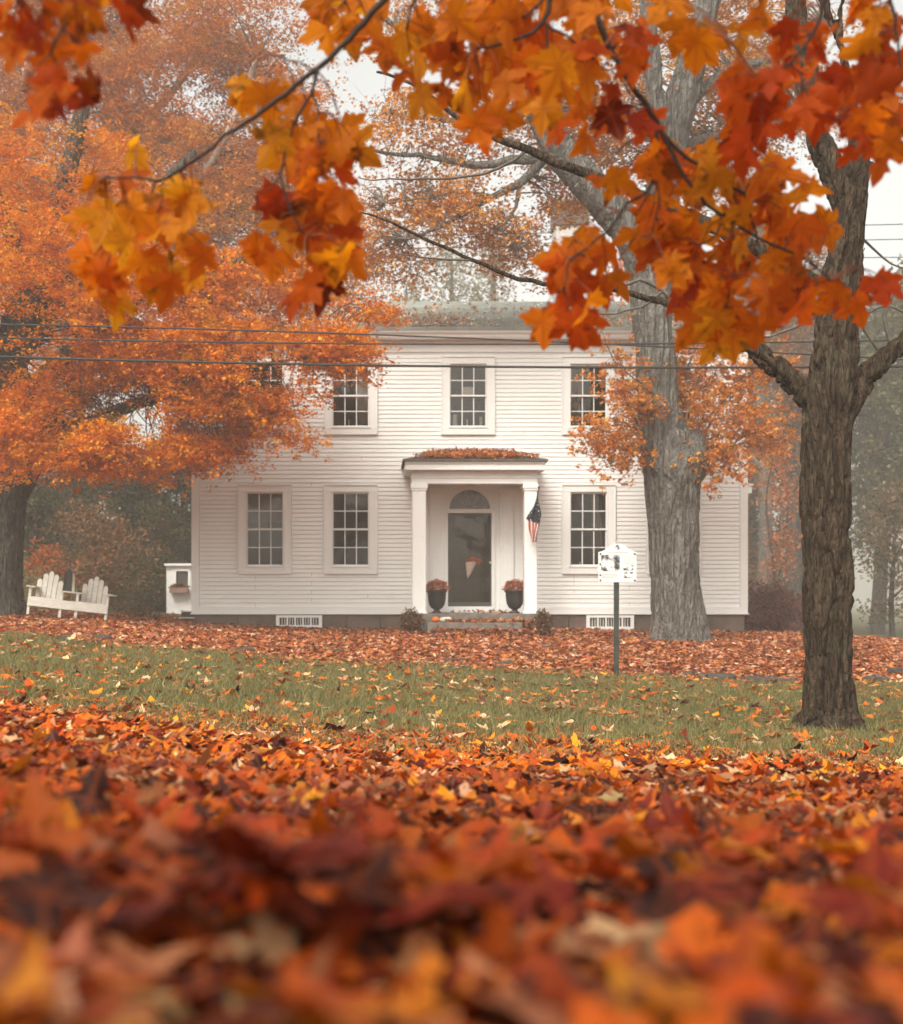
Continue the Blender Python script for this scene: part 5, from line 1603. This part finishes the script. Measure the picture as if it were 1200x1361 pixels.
hanging('forking dark stemmed maple branch with yellow orange leaves before the massive grey trunk', 3.0,
        [[(740, -140, 5.5), (785, 0, 4.4), (805, 50, 4), (830, 98, 3.8), (855, 135, 3.4), (875, 168, 3.2)],
         [(875, 168, 2.8), (896, 196, 2.6), (930, 222, 2.3), (960, 245, 2.0), (990, 258, 1.8), (1000, 290, 1.5), (1008, 325, 1.2)],
         [(878, 172, 2.6), (900, 220, 2.4), (930, 262, 2.2), (965, 290, 2.0), (1010, 318, 1.7), (1060, 340, 1.5), (1085, 355, 1.2), (1105, 372, .9)],
         [(874, 168, 2.4), (874, 215, 2.0), (862, 255, 1.7), (835, 270, 1.5), (815, 300, 1.2), (800, 320, .9)], [(870, 230, 1.2), (876, 270, 1.0), (866, 312, .8)], [(862, 252, 1.2), (852, 275, .9), (845, 282, .7)],
         [(960, 290, 1.3), (952, 312, 1.1), (930, 325, .8)], [(965, 245, 1.2), (980, 275, 1), (965, 295, .7)], [(970, 292, 1.1), (975, 315, .9), (980, 335, .7)],
         [(815, 300, 1.0), (780, 330, .9), (757, 345, 1.1), (752, 370, .9), (750, 385, .7)], [(757, 347, .9), (772, 338, .8), (790, 345, .6)], [(1000, 320, 1.1), (975, 365, .9), (965, 410, .7)]],
        [(870, 235, 40, 34, 8, 'o'), (930, 215, 50, 30, 8, 'y'), (930, 270, 60, 34, 11, 'y'), (1010, 240, 42, 38, 8, 'y'), (1060, 290, 44, 36, 9, 'y'), (1000, 300, 50, 34, 9, 'o'), (850, 300, 44, 34, 8, 'o'), (880, 330, 50, 32, 8, 'o'),
         (800, 330, 40, 24, 5, 'o'), (940, 345, 60, 34, 10, 'o'), (985, 370, 44, 34, 7, 'ro'), (930, 385, 40, 26, 5, 'd'), (1040, 365, 30, 28, 4, 'y'), (738, 355, 30, 24, 4, 'ro'), (755, 400, 30, 26, 5, 'ro'), (800, 375, 28, 20, 3, 'o'), (730, 435, 24, 20, 3, 'ro'), (775, 445, 26, 20, 3, 'ro'),
         (965, 440, 26, 30, 4, 'y'), (985, 430, 24, 20, 2, 'o'), (925, 430, 16, 14, 1, 'y'), (1050, 400, 40, 24, 5, 'ro'), (1100, 400, 30, 26, 4, 'ro'), (1165, 385, 18, 12, 2, 'r'), (1140, 405, 10, 8, 1, 'ro'), (815, 235, 24, 24, 3, 'o')])
hanging('scarlet maple branch hanging in the top corner before the forks of the brown maple', 2.7,
        [[(1180, -150, 4), (1105, -20, 3), (1090, 25, 2.4), (1068, 65, 2.0), (1050, 84, 1.8), (1020, 102, 1.2), (1006, 106, .9)], [(1050, 84, 1.3), (1062, 96, 1.1), (1068, 100, .8)], [(1160, -120, 3), (1185, 0, 2.2), (1192, 40, 1.8), (1196, 70, 1.5), (1198, 130, 1)],
         [(1062, 96, 1.2), (1080, 140, 1.0), (1110, 160, .8)]],
        [(1065, 45, 34, 26, 5, 'r'), (1040, 90, 30, 34, 5, 'r'), (1000, 130, 40, 34, 7, 'r'), (985, 190, 24, 26, 4, 'r'), (1040, 155, 38, 28, 7, 'r'), (1095, 100, 26, 22, 3, 'r'), (1105, 145, 44, 24, 7, 'r'), (1160, 165, 40, 34, 7, 'r'), (1155, 110, 38, 30, 6, 'ro'),
         (1150, 30, 44, 36, 8, 'ro'), (1180, 70, 30, 36, 5, 'd'), (940, 50, 40, 34, 5, 'o'), (990, 20, 30, 24, 3, 'o'), (905, 20, 34, 28, 4, 'o'), (1130, 205, 8, 8, 1, 'r'), (1185, 195, 14, 12, 2, 'd'), (975, 95, 16, 20, 2, 'ro')])

# the maple these branches belong to: unseen behind the viewer, crown added for shade
to = empty('maple_tree', (-1.6, -3.2, zg1(-1.6, -3.2)), 'unseen orange maple behind the viewer, its crown added to shade the front leaf pile', 'tree')
m = MB(); zb_ = zg1(-1.6, -3.2)
OV = [([(-1.6, -3.2, zb_ - .2), (-1.6, -3.2, zb_ + 1.2), (-1.5, -3.1, zb_ + 3.0), (-1.3, -3.0, 6.5), (-1.2, -2.8, 9.0)], [.36, .28, .25, .16, .05])]
for k in range(7):
    a = k * .9; OV.append(([(-1.5, -3.1, 3.4 + .5 * k), (-1.4 + 1.6 * math.cos(a), -2.8 + 1.6 * math.sin(a), 4.4 + .5 * k), (-1.2 + 3.6 * math.cos(a), -2.2 + 3.6 * math.sin(a), 5.0 + .45 * k)], [.12, .08, .03]))
for p_, r_ in OV:
    p_, r_ = smooth_path(p_, r_, .2); m.tube(p_, r_, 12)
m.build('trunk', M_bark_r, to, smooth=True)
spo = sprays([((-.6, -4.2, 6.2), (5.2, 3.4, 2.3), 230)], -.25, .5, 3)
foliage('crown', to, spo, 50, .095, [(226, 126, 20), (206, 100, 16), (190, 74, 16)], [3, 3, 2], None, (.40, .40, .16), L_SIMP, .07)
branchwork(to, spo, limb_points(OV), .012, M_twig, .4)

# ------------------------------------------------------------------ overhead wires
def wire(pts, d, r, label, group):
    q = np.array(pts, float); cf = np.polyfit(q[:, 0], q[:, 1], min(2, len(q) - 1))
    xs = np.linspace(-2600, 3800, 60)
    m = MB(); m.tube([P(x_, np.polyval(cf, x_), d) for x_ in xs], r, 6)
    o = m.build('power_line', M_wire, None, smooth=True)
    tag(o, label, 'cable', group)


wire([(0, 431), (480, 444), (700, 453), (1200, 478)], 20.0, .013, 'topmost thin cable before the house, sloping down until it meets the middle one', 'cables crossing before the house')
wire([(0, 449), (480, 457), (700, 457.5), (1100, 454)], 20.0, .013, 'middle cable of the three near wires running level over the cornice', 'cables crossing before the house')
wire([(0, 474), (300, 482), (600, 487), (1200, 487)], 20.0, .019, 'thickest lowest cable crossing the tops of the upper windows', 'cables crossing before the house')
wire([(480, 315.5), (1200, 298)], 44.0, .016, 'faint far wire, highest of three behind the roof', 'faint wires behind the house')
wire([(480, 331), (1200, 318)], 44.0, .016, 'faint far wire between two others behind the roof', 'faint wires behind the house')
wire([(480, 347), (1200, 342)], 44.0, .016, 'faint far wire, lowest of three just over the roof ridge', 'faint wires behind the house')

# ------------------------------------------------------------------ haze, light, camera
hm = MB(); hm.box(-262, 262, -46, 412, -2.5, 21.5)
t = NT('thin_fog')
pv = t.n('VolumePrincipled')
pv.inputs['Color'].default_value = (.95, .92, .85, 1); pv.inputs['Density'].default_value = .0031; pv.inputs['Anisotropy'].default_value = .15
t.l(pv.outputs[0], t.out.inputs['Volume'])
hz_o = hm.build('haze', t.m, None)
tag(hz_o, 'pale autumn morning fog lying over the whole yard', 'fog', None, 'stuff')

SUN_EL, SUN_AZ = R(48), R(205)       # azimuth from +Y clockwise; behind the viewer
w = bpy.data.worlds.new('World'); S.world = w; w.use_nodes = True
nt = w.node_tree; nt.nodes.clear()
sky = nt.nodes.new('ShaderNodeTexSky'); sky.sky_type = 'NISHITA'; sky.sun_disc = False
sky.sun_elevation = SUN_EL; sky.sun_rotation = SUN_AZ; sky.dust_density = 6; sky.air_density = 1.0; sky.ozone_density = 1.0
hs = nt.nodes.new('ShaderNodeHueSaturation'); hs.inputs['Saturation'].default_value = .12
tint = nt.nodes.new('ShaderNodeMix'); tint.data_type = 'RGBA'; tint.blend_type = 'MULTIPLY'; tint.inputs[0].default_value = 1; tint.inputs[7].default_value = (1.0, .99, .93, 1)
bg = nt.nodes.new('ShaderNodeBackground'); bg.inputs['Strength'].default_value = .15
wo = nt.nodes.new('ShaderNodeOutputWorld')
nt.links.new(sky.outputs[0], hs.inputs['Color']); nt.links.new(hs.outputs[0], tint.inputs[6]); nt.links.new(tint.outputs[2], bg.inputs['Color']); nt.links.new(bg.outputs[0], wo.inputs['Surface'])

ld = bpy.data.lights.new('sun', 'SUN'); ld.energy = 0.6; ld.angle = R(25); ld.color = (1.0, .93, .84)
lo = bpy.data.objects.new('sun', ld); COL.objects.link(lo)
dirv = Vector((math.sin(SUN_AZ) * math.cos(SUN_EL), math.cos(SUN_AZ) * math.cos(SUN_EL), math.sin(SUN_EL)))
lo.rotation_euler = (-dirv).to_track_quat('-Z', 'Y').to_euler(); lo.location = (0, -10, 25)

cd_ = bpy.data.cameras.new('camera'); co = bpy.data.objects.new('camera', cd_); COL.objects.link(co)
co.location = (0, 0, CAMZ); co.rotation_euler = (R(90), 0, 0)
cd_.sensor_fit = 'AUTO'; cd_.sensor_width = 36; cd_.lens = 36 * F / 1361.0
cd_.shift_x = (600 - CX) / 1361.0; cd_.shift_y = (HY - 680.5) / 1361.0
cd_.clip_start = .02; cd_.clip_end = 2000
cd_.dof.use_dof = True; cd_.dof.focus_distance = 9.0; cd_.dof.aperture_fstop = 3.8
S.camera = co

S.view_settings.view_transform = 'Standard'; S.view_settings.look = 'None'; S.view_settings.gamma = 1; S.view_settings.exposure = EXPO
cy = S.cycles
cy.max_bounces = 7; cy.diffuse_bounces = 4; cy.glossy_bounces = 3; cy.transmission_bounces = 5; cy.volume_bounces = 3; cy.transparent_max_bounces = 8
cy.caustics_reflective = False; cy.caustics_refractive = False
cy.use_denoising = True
try: cy.denoiser = 'OPENIMAGEDENOISE'; cy.denoising_prefilter = 'ACCURATE'
except Exception: pass
cy.sample_clamp_indirect = 8
